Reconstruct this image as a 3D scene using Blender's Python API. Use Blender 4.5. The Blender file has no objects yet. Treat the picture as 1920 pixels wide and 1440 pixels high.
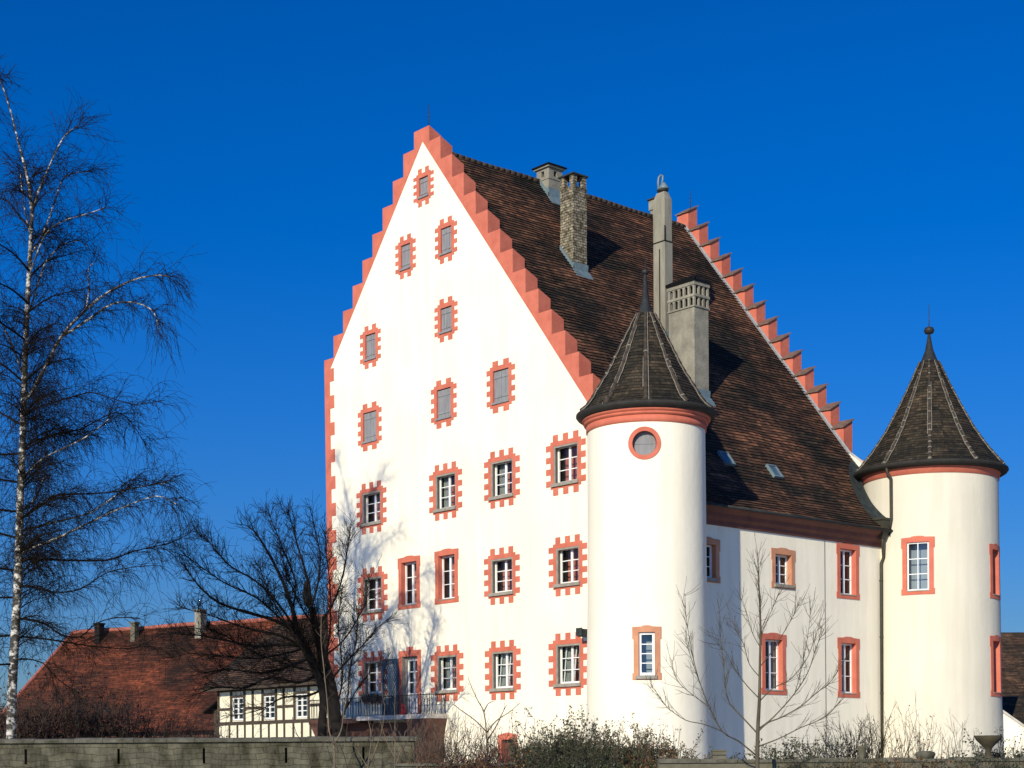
import bpy, math, random
from mathutils import Vector, Matrix, geometry
R = math.radians
scn = bpy.context.scene
col = scn.collection
rng = random.Random(7)

# ------------------------------------------------------------------ camera
EYE = 1.7
FPX, H0, ROLL = 3041.8, 1423.2, 0.0061          # focal length and horizon in pixels of the 1920x1440 photograph
cam_d = bpy.data.cameras.new('camera')
cam = bpy.data.objects.new('camera', cam_d)
col.objects.link(cam)
cam_d.sensor_width = 36.0
cam_d.lens = 36.0 * FPX / 1920.0
cam_d.shift_y = (H0 - 720.0) / 1920.0
cam_d.clip_start, cam_d.clip_end = 0.5, 6000
cam.matrix_world = Matrix.Translation((0, 0, EYE)) @ Matrix.Rotation(R(90), 4, 'X') @ Matrix.Rotation(-ROLL, 4, 'Z')
scn.camera = cam
scn.render.resolution_x, scn.render.resolution_y = 1024, 768

# ------------------------------------------------------------------ light
TH = 0.8519
LV = Vector((math.sin(TH), math.cos(TH), 0))      # along the long side wall
GV = Vector((-math.cos(TH), math.sin(TH), 0))     # along the gable wall, leftwards
SUN_EL, SUN_PHI = R(22.5), R(24.5)
dh = LV * math.cos(SUN_PHI) + GV * math.sin(SUN_PHI)
sun_dir = Vector((dh.x * math.cos(SUN_EL), dh.y * math.cos(SUN_EL), -math.sin(SUN_EL)))
sd = bpy.data.lights.new('sun', 'SUN')
sd.energy, sd.angle, sd.color = 5.0, R(0.5), (1.0, 0.905, 0.70)
so = bpy.data.objects.new('sun', sd)
col.objects.link(so)
so.rotation_euler = sun_dir.to_track_quat('-Z', 'Y').to_euler()
so.location = (-30, -60, 60)
w = bpy.data.worlds.new('World')
scn.world = w
w.use_nodes = True
nt = w.node_tree
nt.nodes.clear()
sky = nt.nodes.new('ShaderNodeTexSky')
sky.sky_type = 'NISHITA'
sky.sun_disc = False
sky.sun_elevation = SUN_EL
sky.sun_rotation = math.atan2(-dh.x, -dh.y)
sky.altitude = 600
sky.air_density, sky.dust_density, sky.ozone_density = 1.0, 0.2, 8.0
hs = nt.nodes.new('ShaderNodeHueSaturation')
hs.inputs['Hue'].default_value = 0.512
hs.inputs['Saturation'].default_value = 1.20
hs.inputs['Value'].default_value = 1.0
bg = nt.nodes.new('ShaderNodeBackground')
bg.inputs['Strength'].default_value = 0.1
wo = nt.nodes.new('ShaderNodeOutputWorld')
nt.links.new(sky.outputs[0], hs.inputs['Color'])
tcw = nt.nodes.new('ShaderNodeTexCoord')
def wmath(op, *a, clamp=False):
    m_ = nt.nodes.new('ShaderNodeMath'); m_.operation = op; m_.use_clamp = clamp
    for i_, v_ in enumerate(a):
        if isinstance(v_, (int, float)): m_.inputs[i_].default_value = v_
        else: nt.links.new(v_, m_.inputs[i_])
    return m_.outputs[0]
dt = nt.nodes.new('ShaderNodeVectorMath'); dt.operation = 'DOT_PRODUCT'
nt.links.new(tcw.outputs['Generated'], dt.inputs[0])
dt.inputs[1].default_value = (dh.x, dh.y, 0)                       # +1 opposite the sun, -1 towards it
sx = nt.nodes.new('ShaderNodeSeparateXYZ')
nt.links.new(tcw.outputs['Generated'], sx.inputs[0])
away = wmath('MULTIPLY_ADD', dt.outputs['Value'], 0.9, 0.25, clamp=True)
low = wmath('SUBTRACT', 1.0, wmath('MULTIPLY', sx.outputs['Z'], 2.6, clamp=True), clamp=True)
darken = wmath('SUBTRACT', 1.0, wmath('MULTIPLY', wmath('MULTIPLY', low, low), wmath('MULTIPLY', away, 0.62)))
sun_side_fill = wmath('MULTIPLY_ADD', wmath('MULTIPLY', dt.outputs['Value'], -1.0, clamp=True), 0.9, 1.0)  # sky brightened towards the sun, added to lift the shade
fac = wmath('MULTIPLY', darken, sun_side_fill)
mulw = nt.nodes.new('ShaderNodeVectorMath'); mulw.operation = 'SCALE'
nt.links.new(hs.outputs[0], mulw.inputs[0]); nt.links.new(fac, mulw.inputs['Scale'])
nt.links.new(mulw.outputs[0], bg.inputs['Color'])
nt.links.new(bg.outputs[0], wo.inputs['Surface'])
scn.view_settings.view_transform = 'Standard'
scn.view_settings.look = 'None'
scn.view_settings.exposure = 0.17
scn.view_settings.gamma = 1.0
scn.cycles.max_bounces = 6
scn.cycles.transparent_max_bounces = 12
scn.cycles.use_denoising = True
scn.cycles.sample_clamp_indirect = 4.0


def at(px, py, Y):
    """world point seen at a pixel of the photograph at depth Y"""
    U, V = px - 960.0, py - H0
    u = U * math.cos(ROLL) - V * math.sin(ROLL)
    v = V * math.cos(ROLL) + U * math.sin(ROLL)
    return Vector((u / FPX * Y, Y, EYE - v / FPX * Y))


# ------------------------------------------------------------------ materials
def node_mat(name):
    m = bpy.data.materials.new(name)
    m.use_nodes = True
    n = m.node_tree.nodes
    return m, n, m.node_tree.links, n['Principled BSDF']


def mk(name, c1, c2=None, scale=3.0, rough=0.8, bump=0.0, bscale=None, stretch=(1, 1, 1), metal=0.0, spec=0.3, lo=0.35, hi=0.65, detail=6.0):
    m, n, l, p = node_mat(name)
    p.inputs['Roughness'].default_value = rough
    p.inputs['Metallic'].default_value = metal
    p.inputs['Specular IOR Level'].default_value = spec
    if c2 is None:
        c2 = tuple(x * 0.8 for x in c1)
    tc = n.new('ShaderNodeTexCoord')
    mp = n.new('ShaderNodeMapping')
    mp.inputs['Scale'].default_value = stretch
    l.new(tc.outputs['Object'], mp.inputs['Vector'])
    no = n.new('ShaderNodeTexNoise')
    no.inputs['Scale'].default_value = scale
    no.inputs['Detail'].default_value = detail
    no.inputs['Roughness'].default_value = 0.6
    l.new(mp.outputs[0], no.inputs['Vector'])
    cr = n.new('ShaderNodeValToRGB')
    cr.color_ramp.elements[0].position = lo
    cr.color_ramp.elements[1].position = hi
    cr.color_ramp.elements[0].color = (*c1, 1)
    cr.color_ramp.elements[1].color = (*c2, 1)
    l.new(no.outputs['Fac'], cr.inputs['Fac'])
    l.new(cr.outputs[0], p.inputs['Base Color'])
    if bump:
        nb = n.new('ShaderNodeTexNoise')
        nb.inputs['Scale'].default_value = bscale or scale * 6
        nb.inputs['Detail'].default_value = 8
        l.new(mp.outputs[0], nb.inputs['Vector'])
        bu = n.new('ShaderNodeBump')
        bu.inputs['Strength'].default_value = bump
        bu.inputs['Distance'].default_value = 0.05
        l.new(nb.outputs['Fac'], bu.inputs['Height'])
        l.new(bu.outputs[0], p.inputs['Normal'])
    return m


def mk_plaster(name='white_plaster', k=1.0):
    """off-white lime plaster with faint rain streaks and patches"""
    m, n, l, p = node_mat(name)
    p.inputs['Roughness'].default_value = 0.9
    p.inputs['Specular IOR Level'].default_value = 0.2
    tc = n.new('ShaderNodeTexCoord')
    mp = n.new('ShaderNodeMapping')
    mp.inputs['Scale'].default_value = (1.3, 1.3, 0.12)
    l.new(tc.outputs['Object'], mp.inputs['Vector'])
    st = n.new('ShaderNodeTexNoise'); st.inputs['Scale'].default_value = 2.0; st.inputs['Detail'].default_value = 5
    l.new(mp.outputs[0], st.inputs['Vector'])
    pa = n.new('ShaderNodeTexNoise'); pa.inputs['Scale'].default_value = 0.35; pa.inputs['Detail'].default_value = 6
    l.new(tc.outputs['Object'], pa.inputs['Vector'])
    r1 = n.new('ShaderNodeValToRGB')
    r1.color_ramp.elements[0].position = 0.42; r1.color_ramp.elements[0].color = (0.765, 0.718, 0.585, 1)
    r1.color_ramp.elements[1].position = 0.62; r1.color_ramp.elements[1].color = (0.82, 0.770, 0.625, 1)
    l.new(st.outputs['Fac'], r1.inputs['Fac'])
    r2 = n.new('ShaderNodeValToRGB')
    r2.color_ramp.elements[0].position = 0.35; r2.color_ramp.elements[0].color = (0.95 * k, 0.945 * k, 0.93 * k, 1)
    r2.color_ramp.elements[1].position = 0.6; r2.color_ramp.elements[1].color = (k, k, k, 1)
    l.new(pa.outputs['Fac'], r2.inputs['Fac'])
    mx = n.new('ShaderNodeMix'); mx.data_type = 'RGBA'; mx.blend_type = 'MULTIPLY'; mx.inputs[0].default_value = 1.0
    l.new(r1.outputs[0], mx.inputs[6]); l.new(r2.outputs[0], mx.inputs[7])
    l.new(mx.outputs[2], p.inputs['Base Color'])
    nb = n.new('ShaderNodeTexNoise'); nb.inputs['Scale'].default_value = 4.0; nb.inputs['Detail'].default_value = 9
    l.new(tc.outputs['Object'], nb.inputs['Vector'])
    bu = n.new('ShaderNodeBump'); bu.inputs['Strength'].default_value = 0.35; bu.inputs['Distance'].default_value = 0.03
    l.new(nb.outputs['Fac'], bu.inputs['Height']); l.new(bu.outputs[0], p.inputs['Normal'])
    return m


def mk_tiles(name, dark, mid, light, width=0.19, row=0.165, patch=0.6, contrast=1.0):
    """flat clay tiles: one tint per tile from two brick patterns laid in the roof's own UV metres (single tiles and
    longer runs relaid together), with large weathered patches"""
    m, n, l, p = node_mat(name)
    p.inputs['Roughness'].default_value = 0.85
    p.inputs['Specular IOR Level'].default_value = 0.25
    uv = n.new('ShaderNodeUVMap'); uv.uv_map = 'UVMap'
    def bricks(w_, r_, c1, c2, bias, off):
        mp = n.new('ShaderNodeMapping'); mp.inputs['Location'].default_value = (off, 0, 0)
        l.new(uv.outputs[0], mp.inputs['Vector'])
        br = n.new('ShaderNodeTexBrick')
        br.inputs['Scale'].default_value = 1.0
        br.inputs['Brick Width'].default_value = w_
        br.inputs['Row Height'].default_value = r_
        br.inputs['Mortar Size'].default_value = 0.005 if r_ == row else 0.0
        br.inputs['Mortar Smooth'].default_value = 0.3
        br.inputs['Bias'].default_value = bias
        br.inputs['Color1'].default_value = (*c1, 1); br.inputs['Color2'].default_value = (*c2, 1)
        br.inputs['Mortar'].default_value = (0.006, 0.005, 0.005, 1)
        br.offset = 0.5; br.offset_frequency = 2
        l.new(mp.outputs[0], br.inputs['Vector'])
        return br
    def mul(a, b):
        mx = n.new('ShaderNodeMix'); mx.data_type = 'RGBA'; mx.blend_type = 'MULTIPLY'; mx.inputs[0].default_value = 1.0
        l.new(a, mx.inputs[6]); l.new(b, mx.inputs[7])
        return mx.outputs[2]
    b1 = bricks(width, row, dark, light, -0.15, 0.0)
    b2 = bricks(width * 4.5, row, (0.62, 0.62, 0.62), (1.75, 1.65, 1.55), -0.35, 0.31)
    def noise(sc, scl, c0, c1, p0, p1, det=8):
        mp = n.new('ShaderNodeMapping'); mp.inputs['Scale'].default_value = scl
        l.new(uv.outputs[0], mp.inputs['Vector'])
        no = n.new('ShaderNodeTexNoise'); no.inputs['Scale'].default_value = sc; no.inputs['Detail'].default_value = det; no.inputs['Roughness'].default_value = 0.7
        l.new(mp.outputs[0], no.inputs['Vector'])
        cr = n.new('ShaderNodeValToRGB')
        cr.color_ramp.elements[0].position = p0; cr.color_ramp.elements[0].color = (*c0, 1)
        cr.color_ramp.elements[1].position = p1; cr.color_ramp.elements[1].color = (*c1, 1)
        l.new(no.outputs['Fac'], cr.inputs['Fac'])
        return cr.outputs[0]
    k = contrast
    big = noise(patch, (0.45, 0.7, 1), (1 - .45 * k, 1 - .36 * k, 1 - .33 * k), (1 + .55 * k, 1 + .40 * k, 1 + .28 * k), 0.42, 0.60)
    streak = noise(1.6, (0.8, 4.5, 1), (0.62, 0.64, 0.66), (1.5, 1.42, 1.3), 0.36, 0.66)
    lich = noise(9.0, (1, 1, 1), (1, 1, 1), (1.9, 1.9, 1.6), 0.66, 0.74, 4)
    colr = mul(mul(mul(mul(b1.outputs['Color'], b2.outputs['Color']), big), streak), lich)
    l.new(colr, p.inputs['Base Color'])
    bu = n.new('ShaderNodeBump'); bu.inputs['Strength'].default_value = 0.5; bu.inputs['Distance'].default_value = 0.02
    l.new(b1.outputs['Fac'], bu.inputs['Height']); bu.invert = True
    l.new(bu.outputs[0], p.inputs['Normal'])
    return m


def mk_brick(name, c1, c2, mortar, bw, rh, ms=0.02, axis='XZ', noise=1.0, dirt=(0.35, 0.32, 0.25), stretch=(1, 1, 1), p0=0.40, p1=0.60, warp=0.10):
    m, n, l, p = node_mat(name)
    p.inputs['Roughness'].default_value = 0.95
    p.inputs['Specular IOR Level'].default_value = 0.15
    tc = n.new('ShaderNodeTexCoord')
    sp = n.new('ShaderNodeSeparateXYZ'); cb = n.new('ShaderNodeCombineXYZ')
    l.new(tc.outputs['Object'], sp.inputs[0])
    ad = n.new('ShaderNodeMath'); ad.operation = 'ADD'
    l.new(sp.outputs['X'], ad.inputs[0]); l.new(sp.outputs['Y'], ad.inputs[1])
    l.new(ad.outputs[0], cb.inputs['X']); l.new(sp.outputs['Z'], cb.inputs['Y'])
    nz = n.new('ShaderNodeTexNoise'); nz.inputs['Scale'].default_value = 1.5
    l.new(tc.outputs['Object'], nz.inputs['Vector'])
    wv = n.new('ShaderNodeVectorMath'); wv.operation = 'SCALE'; wv.inputs['Scale'].default_value = warp
    l.new(nz.outputs['Color'], wv.inputs[0])
    av = n.new('ShaderNodeVectorMath'); av.operation = 'ADD'
    l.new(cb.outputs[0], av.inputs[0]); l.new(wv.outputs[0], av.inputs[1])
    br = n.new('ShaderNodeTexBrick')
    br.inputs['Scale'].default_value = 1.0
    br.inputs['Brick Width'].default_value = bw
    br.inputs['Row Height'].default_value = rh
    br.inputs['Mortar Size'].default_value = ms
    br.inputs['Color1'].default_value = (*c1, 1); br.inputs['Color2'].default_value = (*c2, 1); br.inputs['Mortar'].default_value = (*mortar, 1)
    l.new(av.outputs[0], br.inputs['Vector'])
    no = n.new('ShaderNodeTexNoise'); no.inputs['Scale'].default_value = noise; no.inputs['Detail'].default_value = 10; no.inputs['Roughness'].default_value = 0.7
    mp = n.new('ShaderNodeMapping'); mp.inputs['Scale'].default_value = stretch
    l.new(tc.outputs['Object'], mp.inputs['Vector'])
    l.new(mp.outputs[0], no.inputs['Vector'])
    cr = n.new('ShaderNodeValToRGB')
    cr.color_ramp.elements[0].position = p0; cr.color_ramp.elements[0].color = (*dirt, 1)
    cr.color_ramp.elements[1].position = p1; cr.color_ramp.elements[1].color = (1.15, 1.12, 1.05, 1)
    l.new(no.outputs['Fac'], cr.inputs['Fac'])
    mx = n.new('ShaderNodeMix'); mx.data_type = 'RGBA'; mx.blend_type = 'MULTIPLY'; mx.inputs[0].default_value = 1.0
    l.new(br.outputs['Color'], mx.inputs[6]); l.new(cr.outputs[0], mx.inputs[7])
    l.new(mx.outputs[2], p.inputs['Base Color'])
    bu = n.new('ShaderNodeBump'); bu.inputs['Strength'].default_value = 0.7; bu.inputs['Distance'].default_value = 0.05
    mxb = n.new('ShaderNodeMath'); mxb.operation = 'SUBTRACT'
    l.new(no.outputs['Fac'], mxb.inputs[0]); l.new(br.outputs['Fac'], mxb.inputs[1])
    l.new(mxb.outputs[0], bu.inputs['Height']); l.new(bu.outputs[0], p.inputs['Normal'])
    return m


def mk_glass():
    m = bpy.data.materials.new('window_glass')
    m.use_nodes = True
    n, l = m.node_tree.nodes, m.node_tree.links
    n.clear()
    o = n.new('ShaderNodeOutputMaterial')
    tr = n.new('ShaderNodeBsdfTransparent'); tr.inputs['Color'].default_value = (0.82, 0.88, 0.88, 1)
    gl = n.new('ShaderNodeBsdfGlossy'); gl.inputs['Roughness'].default_value = 0.03
    lw_ = n.new('ShaderNodeLayerWeight'); lw_.inputs['Blend'].default_value = 0.5
    pw = n.new('ShaderNodeMath'); pw.operation = 'POWER'; pw.inputs[1].default_value = 4.0
    ma = n.new('ShaderNodeMath'); ma.operation = 'MULTIPLY_ADD'; ma.inputs[1].default_value = 0.8; ma.inputs[2].default_value = 0.06
    l.new(lw_.outputs['Facing'], pw.inputs[0]); l.new(pw.outputs[0], ma.inputs[0])
    mx = n.new('ShaderNodeMixShader')
    l.new(ma.outputs[0], mx.inputs[0]); l.new(tr.outputs[0], mx.inputs[1]); l.new(gl.outputs[0], mx.inputs[2])
    l.new(mx.outputs[0], o.inputs['Surface'])
    return m


def mk_birch():
    m, n, l, p = node_mat('birch_bark')
    p.inputs['Roughness'].default_value = 0.8
    tc = n.new('ShaderNodeTexCoord')
    mp = n.new('ShaderNodeMapping'); mp.inputs['Scale'].default_value = (3.0, 3.0, 4.5)
    l.new(tc.outputs['Object'], mp.inputs['Vector'])
    no = n.new('ShaderNodeTexNoise'); no.inputs['Scale'].default_value = 1.3; no.inputs['Detail'].default_value = 7; no.inputs['Roughness'].default_value = 0.65
    l.new(mp.outputs[0], no.inputs['Vector'])
    cr = n.new('ShaderNodeValToRGB')
    cr.color_ramp.elements[0].position = 0.49; cr.color_ramp.elements[0].color = (0.030, 0.026, 0.020, 1)
    cr.color_ramp.elements[1].position = 0.60; cr.color_ramp.elements[1].color = (0.52, 0.50, 0.45, 1)
    l.new(no.outputs['Fac'], cr.inputs['Fac']); l.new(cr.outputs[0], p.inputs['Base Color'])
    return m


M = dict(
    plaster=mk_plaster(),
    plaster_far_tower=mk_plaster('far_tower_plaster', 0.77),  # same plaster in one deeper tone for the far tower
    coral=mk('coral_paint', (0.55, 0.158, 0.100), (0.42, 0.108, 0.068), 1.6, 0.85, 0.2, 8, lo=0.30, hi=0.70, detail=9.0),
    coral_dark=mk('weathered_red_plaster', (0.34, 0.105, 0.075), (0.22, 0.075, 0.055), 1.5, 0.9, 0.2, 8),
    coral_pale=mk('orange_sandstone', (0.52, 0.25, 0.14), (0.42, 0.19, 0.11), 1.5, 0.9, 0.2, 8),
    cornice=mk('maroon_cornice', (0.16, 0.055, 0.042), (0.10, 0.036, 0.03), 1.5, 0.7, 0.1, 6),
    tiles=mk_tiles('castle_roof_tiles', (0.046, 0.028, 0.020), (0.05, 0.03, 0.02), (0.130, 0.068, 0.043), 0.20, 0.20, 0.42, 1.6),
    cone_tiles=mk_tiles('tower_roof_tiles', (0.022, 0.019, 0.014), (0.03, 0.03, 0.02), (0.050, 0.042, 0.030), 0.16, 0.15),
    barn_tiles=mk_tiles('red_barn_tiles', (0.070, 0.023, 0.013), (0.2, 0.07, 0.04), (0.120, 0.038, 0.021), 0.2, 0.17, 0.22, 1.5),
    house_tiles=mk_tiles('brown_house_tiles', (0.045, 0.028, 0.020), (0.05, 0.03, 0.02), (0.085, 0.055, 0.038), 0.2, 0.17, 0.9),
    coping_tile=mk('coping_tiles', (0.20, 0.125, 0.095), (0.11, 0.075, 0.058), 4, 0.9, 0.2, 14),
    ridge_clay=mk('weathered_ridge_tiles', (0.060, 0.044, 0.034), (0.030, 0.026, 0.020), 3, 0.9, 0.2, 14),
    mortar=mk('hip_mortar', (0.24, 0.22, 0.18), (0.13, 0.12, 0.10), 6, 0.95),
    dark_lead=mk('dark_lead', (0.016, 0.018, 0.020), (0.028, 0.031, 0.034), 5, 0.7, spec=0.15),
    bowl_stone=mk('dark_bowl_stone', (0.040, 0.034, 0.020), (0.065, 0.055, 0.034), 4, 0.95, 0.3, 14),
    pale_lead=mk('pale_lead', (0.30, 0.30, 0.31), (0.22, 0.225, 0.23), 5, 0.7),
    lead=mk('lead_sheet', (0.022, 0.028, 0.030), (0.040, 0.049, 0.051), 4, 0.75, 0.1, 10, spec=0.12),
    zinc=mk('zinc_flashing', (0.14, 0.20, 0.22), (0.10, 0.14, 0.16), 4, 0.5, spec=0.4),
    iron=mk('wrought_iron', (0.012, 0.012, 0.012), (0.03, 0.028, 0.025), 10, 0.6),
    pipe=mk('weathered_copper_pipe', (0.030, 0.030, 0.021), (0.045, 0.043, 0.030), 5, 0.6),
    stone=mk('grey_stone', (0.30, 0.275, 0.23), (0.21, 0.195, 0.165), 5, 0.9, 0.2, 20),
    white=mk('white_window_paint', (0.78, 0.78, 0.76), (0.70, 0.70, 0.68), 6, 0.5),
    glass=mk_glass(),
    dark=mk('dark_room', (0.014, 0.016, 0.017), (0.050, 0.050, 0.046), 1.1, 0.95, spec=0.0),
    blind=mk('grey_blind', (0.30, 0.32, 0.35), (0.26, 0.28, 0.31), 1.0, 0.9),
    curtain=mk('pale_curtain', (0.30, 0.29, 0.26), (0.16, 0.155, 0.14), 9, 0.95, stretch=(3, 3, 0.3)),
    shutter=mk('grey_shutter_boards', (0.235, 0.235, 0.245), (0.175, 0.178, 0.185), 2.5, 0.8, 0.1, 20, stretch=(4, 4, 0.6)),
    slate=mk('slate_blue_paint', (0.085, 0.115, 0.135), (0.06, 0.085, 0.105), 4, 0.7),
    render_grey=mk('chimney_render', (0.27, 0.255, 0.20), (0.165, 0.155, 0.125), 1.6, 0.95, 0.3, 14),
    conc=mk('concrete_flue', (0.27, 0.255, 0.20), (0.18, 0.17, 0.135), 1.4, 0.9, 0.2, 14, stretch=(2, 2, 0.4)),
    oldbrick=mk_brick('crumbling_chimney_brick', (0.33, 0.295, 0.225), (0.22, 0.20, 0.15), (0.09, 0.085, 0.07), 0.28, 0.12, 0.018, noise=4.0, dirt=(0.28, 0.26, 0.22)),
    ashlar=mk_brick('garden_wall_stone', (0.110, 0.107, 0.082), (0.080, 0.079, 0.061), (0.058, 0.056, 0.043), 0.46, 0.19, 0.009, noise=1.6, dirt=(0.28, 0.28, 0.20), stretch=(1.0, 1.0, 0.5), p0=0.38, p1=0.62, warp=0.32),
    coping=mk('mossy_coping', (0.13, 0.125, 0.10), (0.050, 0.048, 0.030), 2.5, 0.95, 0.4, 12),
    moss=mk('mossy_wall', (0.085, 0.080, 0.050), (0.13, 0.12, 0.09), 2.5, 0.95, 0.5, 9),
    dark_eaves=mk('dark_eaves_board', (0.018, 0.017, 0.015), (0.03, 0.028, 0.024), 4, 0.8),
    timber=mk('dark_timber', (0.040, 0.030, 0.022), (0.065, 0.050, 0.035), 4, 0.85, stretch=(2, 2, 0.5)),
    infill=mk('cream_infill', (0.70, 0.66, 0.50), (0.62, 0.58, 0.43), 1.4, 0.9),
    brownwall=mk('stained_and_shaded_brown', (0.13, 0.060, 0.042), (0.075, 0.040, 0.030), 1.2, 0.95, 0.3, 8),  # also carries the shade under the balcony and on its slab
    slab=mk('pale_slab_edge', (0.50, 0.46, 0.42), (0.38, 0.35, 0.31), 3, 0.9),
    ground=mk('pale_bounce_ground', (0.29, 0.28, 0.25), (0.34, 0.33, 0.30), 0.35, 0.95, 0.4, 4),  # lightened so the ground reflects sun into the shade
    birch=mk_birch(),
    twig=mk('birch_twigs', (0.007, 0.006, 0.005), (0.016, 0.012, 0.010), 1.0, 0.9, spec=0.05),
    bark=mk('dark_bark_and_shade', (0.005, 0.0045, 0.004), (0.014, 0.011, 0.009), 5, 0.95, 0.4, 20, stretch=(1, 1, 0.4)),  # also blacks in the shade inside the arched chimney
    young=mk('olive_young_bark', (0.046, 0.038, 0.024), (0.090, 0.076, 0.048), 6, 0.8, stretch=(1, 1, 0.4)),
    cane=mk('pale_brown_stems', (0.16, 0.125, 0.085), (0.09, 0.07, 0.048), 3, 0.85),
    redcane=mk('reddish_bare_stems', (0.085, 0.062, 0.048), (0.035, 0.027, 0.022), 2, 0.85),
    leaf=mk('evergreen_leaves', (0.014, 0.021, 0.009), (0.036, 0.045, 0.020), 2.2, 0.6, spec=0.4),
    leaf2=mk('olive_leaves', (0.036, 0.046, 0.018), (0.064, 0.068, 0.028), 2.2, 0.6, spec=0.4),
    rust=mk('rusty_leaves', (0.060, 0.022, 0.014), (0.026, 0.014, 0.010), 2.0, 0.8),
    rust2=mk('orange_dead_leaves', (0.20, 0.10, 0.035), (0.11, 0.06, 0.025), 2.0, 0.8),
    red=mk('red_glaze', (0.55, 0.02, 0.03), (0.45, 0.02, 0.03), 4, 0.35, spec=0.5),
)


# ------------------------------------------------------------------ mesh helpers
class MB:
    def __init__(s):
        s.v, s.f, s.m, s.uv, s.sm = [], [], [], [], []

    def face(s, pts, mi=0, uv=None, smooth=False):
        b = len(s.v)
        s.v.extend(tuple(p) for p in pts)
        s.f.append(tuple(range(b, b + len(pts))))
        s.m.append(mi); s.uv.append(uv); s.sm.append(smooth)

    def idx(s, verts, faces, mi=0, smooth=False):
        b = len(s.v)
        s.v.extend(tuple(p) for p in verts)
        for f in faces:
            s.f.append(tuple(b + i for i in f)); s.m.append(mi); s.uv.append(None); s.sm.append(smooth)

    def box(s, F, u0, u1, v0, v1, n0, n1, mi=0, nu=1):
        vs, fs = [], []
        for k in range(nu + 1):
            u = u0 + (u1 - u0) * k / nu
            vs += [F(u, v0, n0), F(u, v1, n0), F(u, v1, n1), F(u, v0, n1)]
        for k in range(nu):
            a, b = 4 * k, 4 * k + 4
            for i in range(4):
                j = (i + 1) % 4
                fs.append((a + i, a + j, b + j, b + i))
        fs.append((3, 2, 1, 0)); e = 4 * nu
        fs.append((e, e + 1, e + 2, e + 3))
        s.idx(vs, fs, mi)

    def prism(s, F, poly, n0, n1, mi=0):
        k = len(poly)
        vs = [F(u, v, n0) for u, v in poly] + [F(u, v, n1) for u, v in poly]
        fs = [tuple(range(k - 1, -1, -1)), tuple(range(k, 2 * k))]
        fs += [(i, (i + 1) % k, k + (i + 1) % k, k + i) for i in range(k)]
        s.idx(vs, fs, mi)

    def tube(s, pts, r0, r1=None, sides=6, mi=0, cap=True, smooth=True, radii=None):
        n = len(pts)
        if n < 2:
            return
        pts = [Vector(p) for p in pts]
        r1 = r0 if r1 is None else r1
        vs = []
        t = (pts[1] - pts[0]).normalized()
        ref = Vector((0, 0, 1)) if abs(t.z) < 0.9 else Vector((1, 0, 0))
        nx = t.cross(ref).normalized()
        for i, p in enumerate(pts):
            a, b = pts[max(0, i - 1)], pts[min(n - 1, i + 1)]
            t = (b - a)
            t = t.normalized() if t.length > 1e-9 else Vector((0, 0, 1))
            nx = nx - t * nx.dot(t)
            nx = nx.normalized() if nx.length > 1e-6 else t.orthogonal().normalized()
            ny = t.cross(nx)
            r = radii[i] if radii else r0 + (r1 - r0) * i / (n - 1)
            for k in range(sides):
                an = 2 * math.pi * k / sides
                vs.append(p + nx * (r * math.cos(an)) + ny * (r * math.sin(an)))
        fs = []
        for i in range(n - 1):
            for k in range(sides):
                j = (k + 1) % sides
                fs.append((i * sides + k, i * sides + j, (i + 1) * sides + j, (i + 1) * sides + k))
        if cap:
            fs.append(tuple(range(sides - 1, -1, -1)))
            fs.append(tuple((n - 1) * sides + k for k in range(sides)))
        s.idx(vs, fs, mi, smooth)

    def lathe(s, prof, c=(0, 0, 0), seg=32, mi=0, smooth=True, cap=True):
        vs, fs = [], []
        for r, z in prof:
            for k in range(seg):
                a = 2 * math.pi * k / seg
                vs.append((c[0] + r * math.sin(a), c[1] - r * math.cos(a), c[2] + z))
        for i in range(len(prof) - 1):
            for k in range(seg):
                j = (k + 1) % seg
                fs.append((i * seg + k, i * seg + j, (i + 1) * seg + j, (i + 1) * seg + k))
        if cap:
            fs.append(tuple(range(seg - 1, -1, -1)))
            fs.append(tuple((len(prof) - 1) * seg + k for k in range(seg)))
        s.idx(vs, fs, mi, smooth)

    def leaf(s, p, size, mi=0):
        a = Vector((rng.gauss(0, 1), rng.gauss(0, 1), rng.gauss(0, 1))).normalized()
        b = a.orthogonal().normalized()
        c = a.cross(b)
        th = rng.random() * 6.283
        d, e = b * math.cos(th) + c * math.sin(th), c * math.cos(th) - b * math.sin(th)
        p = Vector(p)
        s.face([p - d * size, p - e * size * 0.45, p + d * size, p + e * size * 0.45], mi)

    def build(s, name, mats, parent=None, loc=None):
        me = bpy.data.meshes.new(name)
        me.from_pydata(s.v, [], s.f)
        if not isinstance(mats, (list, tuple)):
            mats = [mats]
        for m in mats:
            me.materials.append(m)
        me.polygons.foreach_set('material_index', s.m)
        me.polygons.foreach_set('use_smooth', s.sm)
        if any(u is not None for u in s.uv):
            ul = me.uv_layers.new(name='UVMap')
            for p, u in zip(me.polygons, s.uv):
                if u:
                    for li, c in zip(p.loop_indices, u):
                        ul.data[li].uv = c
        me.update()
        o = bpy.data.objects.new(name, me)
        col.objects.link(o)
        if parent:
            o.parent = parent
        if loc:
            o.location = loc
        return o


def recentre(o):
    """put a free-standing mesh's origin at its base"""
    me = o.data
    xs = [v.co.x for v in me.vertices]; ys = [v.co.y for v in me.vertices]; zs = [v.co.z for v in me.vertices]
    c = Vector(((min(xs) + max(xs)) / 2, (min(ys) + max(ys)) / 2, min(zs)))
    me.transform(Matrix.Translation(-c))
    o.location = c
    return o


def tag(o, label=None, cat=None, group=None, kind=None):
    if label: o['label'] = label
    if cat: o['category'] = cat
    if group: o['group'] = group
    if kind: o['kind'] = kind
    return o


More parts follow.
